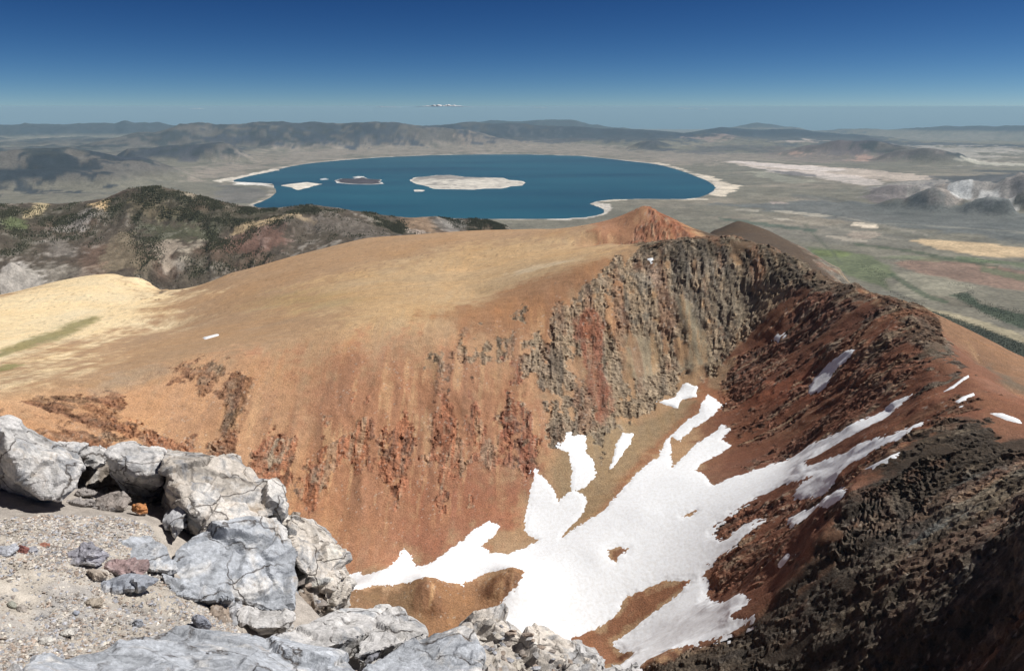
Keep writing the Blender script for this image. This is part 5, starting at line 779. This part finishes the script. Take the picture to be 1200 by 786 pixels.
K = 26000
q = inside(SAND, K, g); zq = ground_at(q)
thin = fbm(q[:, 0] / 0.4, q[:, 1] / 0.4, 0, 3, 610)
keep = g.uniform(0, 1, K) < 0.65 + 0.9 * thin; q = q[keep]; zq = zq[keep]; K = len(q)
sz = 0.0042 + 0.015 * g.uniform(0, 1, K) ** 3
OV = np.array([(1, 0, 0), (-1, 0, 0), (0, 1, 0), (0, -1, 0), (0, 0, 1), (0, 0, -1)], float)
OF = np.array([(0, 2, 4), (2, 1, 4), (1, 3, 4), (3, 0, 4), (2, 0, 5), (1, 2, 5), (3, 1, 5), (0, 3, 5)])
V = np.concatenate([chip(sz[i], g, OV) + (q[i, 0], q[i, 1], zq[i] - 0.0 + sz[i] * 0.15) for i in range(K)])
FF = (OF[None] + (np.arange(K) * 6)[:, None, None]).reshape(-1, 3)
cc = np.repeat(GREYS[g.integers(0, 6, K)] * g.uniform(0.7, 1.35, (K, 1)), 6, 0)
link("gravel", raw_mesh("gravel", V, FF, np.clip(cc, 0.03, 0.75), smooth=False), m_grit, kind="stuff")


def scatter(label, group, spots, zs, lo, hi, name="stone"):
    for i in range(len(spots)):
        s = g.uniform(lo, hi)
        w = chip(s, g); cc = np.repeat(GREYS[g.integers(0, 6)][None] * g.uniform(0.8, 1.25), 12, 0)
        me = raw_mesh(name, w, IF, np.clip(cc, 0.03, 0.75), smooth=False)
        o = link(name, me, m_stone, label=label, category="stone", group=group)
        o.location = (spots[i, 0], spots[i, 1], zs[i] + 0.25 * s)


q = inside(SAND, 70, g)
scatter("small angular stone scattered on the sandy part of the ledge", "small stones on the ledge sand", q, ground_at(q) - 0.045, 0.010, 0.024)

FOOT = [(-0.9, 3.6), (-0.75, 3.75), (-1.0, 4.3), (-1.45, 4.75), (-2.0, 4.95), (-2.35, 4.75), (-1.9, 4.3), (-1.5, 3.9), (-1.2, 3.5)]
q = inside(FOOT, 55, g)
scatter("angular rubble fragment in the gravel at the foot of the outcrop blocks", "rubble at the foot of the outcrop", q, ground_at(q), 0.018, 0.045)
q = inside(HEAP, 70, g)
top = np.array([max(0.0, 0.0) for _ in q])
tris = [o for o in COL.objects if o.get("label", "").startswith("sloping heap")][0]
from mathutils.bvhtree import BVHTree
tree = BVHTree.FromObject(tris, bpy.context.evaluated_depsgraph_get())
zs = []
for a_, b_ in q:
    hit = tree.ray_cast(Vector((a_, b_, 5)) - tris.location, Vector((0, 0, -1)))
    zs.append(hit[0].z + tris.location.z if hit[0] else -3.2)
scatter("broken pale chip lying on the shattered heap at the brink", "chips on the shattered heap", q, np.array(zs), 0.012, 0.038)

# ---------------------------------------------------------------- the air
mh = bpy.data.materials.new("summer_haze"); mh.use_nodes = True
n = mh.node_tree.nodes; n.remove(n["Principled BSDF"])
pv_ = n.new("ShaderNodeVolumePrincipled")
pv_.inputs["Color"].default_value = (0.56, 0.83, 0.99, 1)
pv_.inputs["Density"].default_value = 7.6e-6
pv_.inputs["Anisotropy"].default_value = 0.0
mh.node_tree.links.new(pv_.outputs[0], n["Material Output"].inputs["Volume"])
bm = bmesh.new()
bmesh.ops.create_cube(bm, size=1.0)
for v in bm.verts:
    v.co = Vector((v.co.x * 330000, v.co.y * 330000, 12.0 if v.co.z > 0 else -5200.0))
me = bpy.data.meshes.new("haze"); bm.to_mesh(me); bm.free()
link("haze", me, mh, kind="stuff")

# small fair-weather clouds far out over the desert, beyond the haze
mc, n, l, p = new_mat("cloud_vapour")
p.inputs["Base Color"].default_value = (0.85, 0.80, 0.78, 1); p.inputs["Roughness"].default_value = 1.0; p.inputs["Specular IOR Level"].default_value = 0.0
g = np.random.default_rng(5)
puffs = []
for az, up, length, tall, k in ((-4.95, -60, 9500, 700, 16), (-8.9, -230, 5000, 330, 8), (-5.9, -150, 6000, 420, 10), (-3.5, -180, 4500, 260, 8), (1.9, -330, 3500, 260, 6), (12.1, -560, 3800, 330, 7), (13.4, -700, 2500, 250, 5), (-21.5, -600, 2600, 300, 5)):
    a = math.radians(az); D = 185000.0
    for j in range(k):
        t = (j + 0.5) / k - 0.5 + g.normal(0, 0.03)
        sx = length / k * g.uniform(0.8, 1.6); sz = tall * (1 - 3.0 * t * t) * g.uniform(0.5, 1.0)
        w = IV * np.array([sx, sx, max(sz, 60) * 0.5]) * g.uniform(0.85, 1.1, (12, 1))
        w[:, 2] = np.maximum(w[:, 2], -0.15 * sz)
        puffs.append(w + (D * math.sin(a) + t * length * math.cos(a), D * math.cos(a) - t * length * math.sin(a), up + 0.2 * sz))
V = np.concatenate(puffs); K = len(puffs)
link("clouds", raw_mesh("clouds", V, (IF[None] + (np.arange(K) * 12)[:, None, None]).reshape(-1, 3)), mc, kind="stuff")
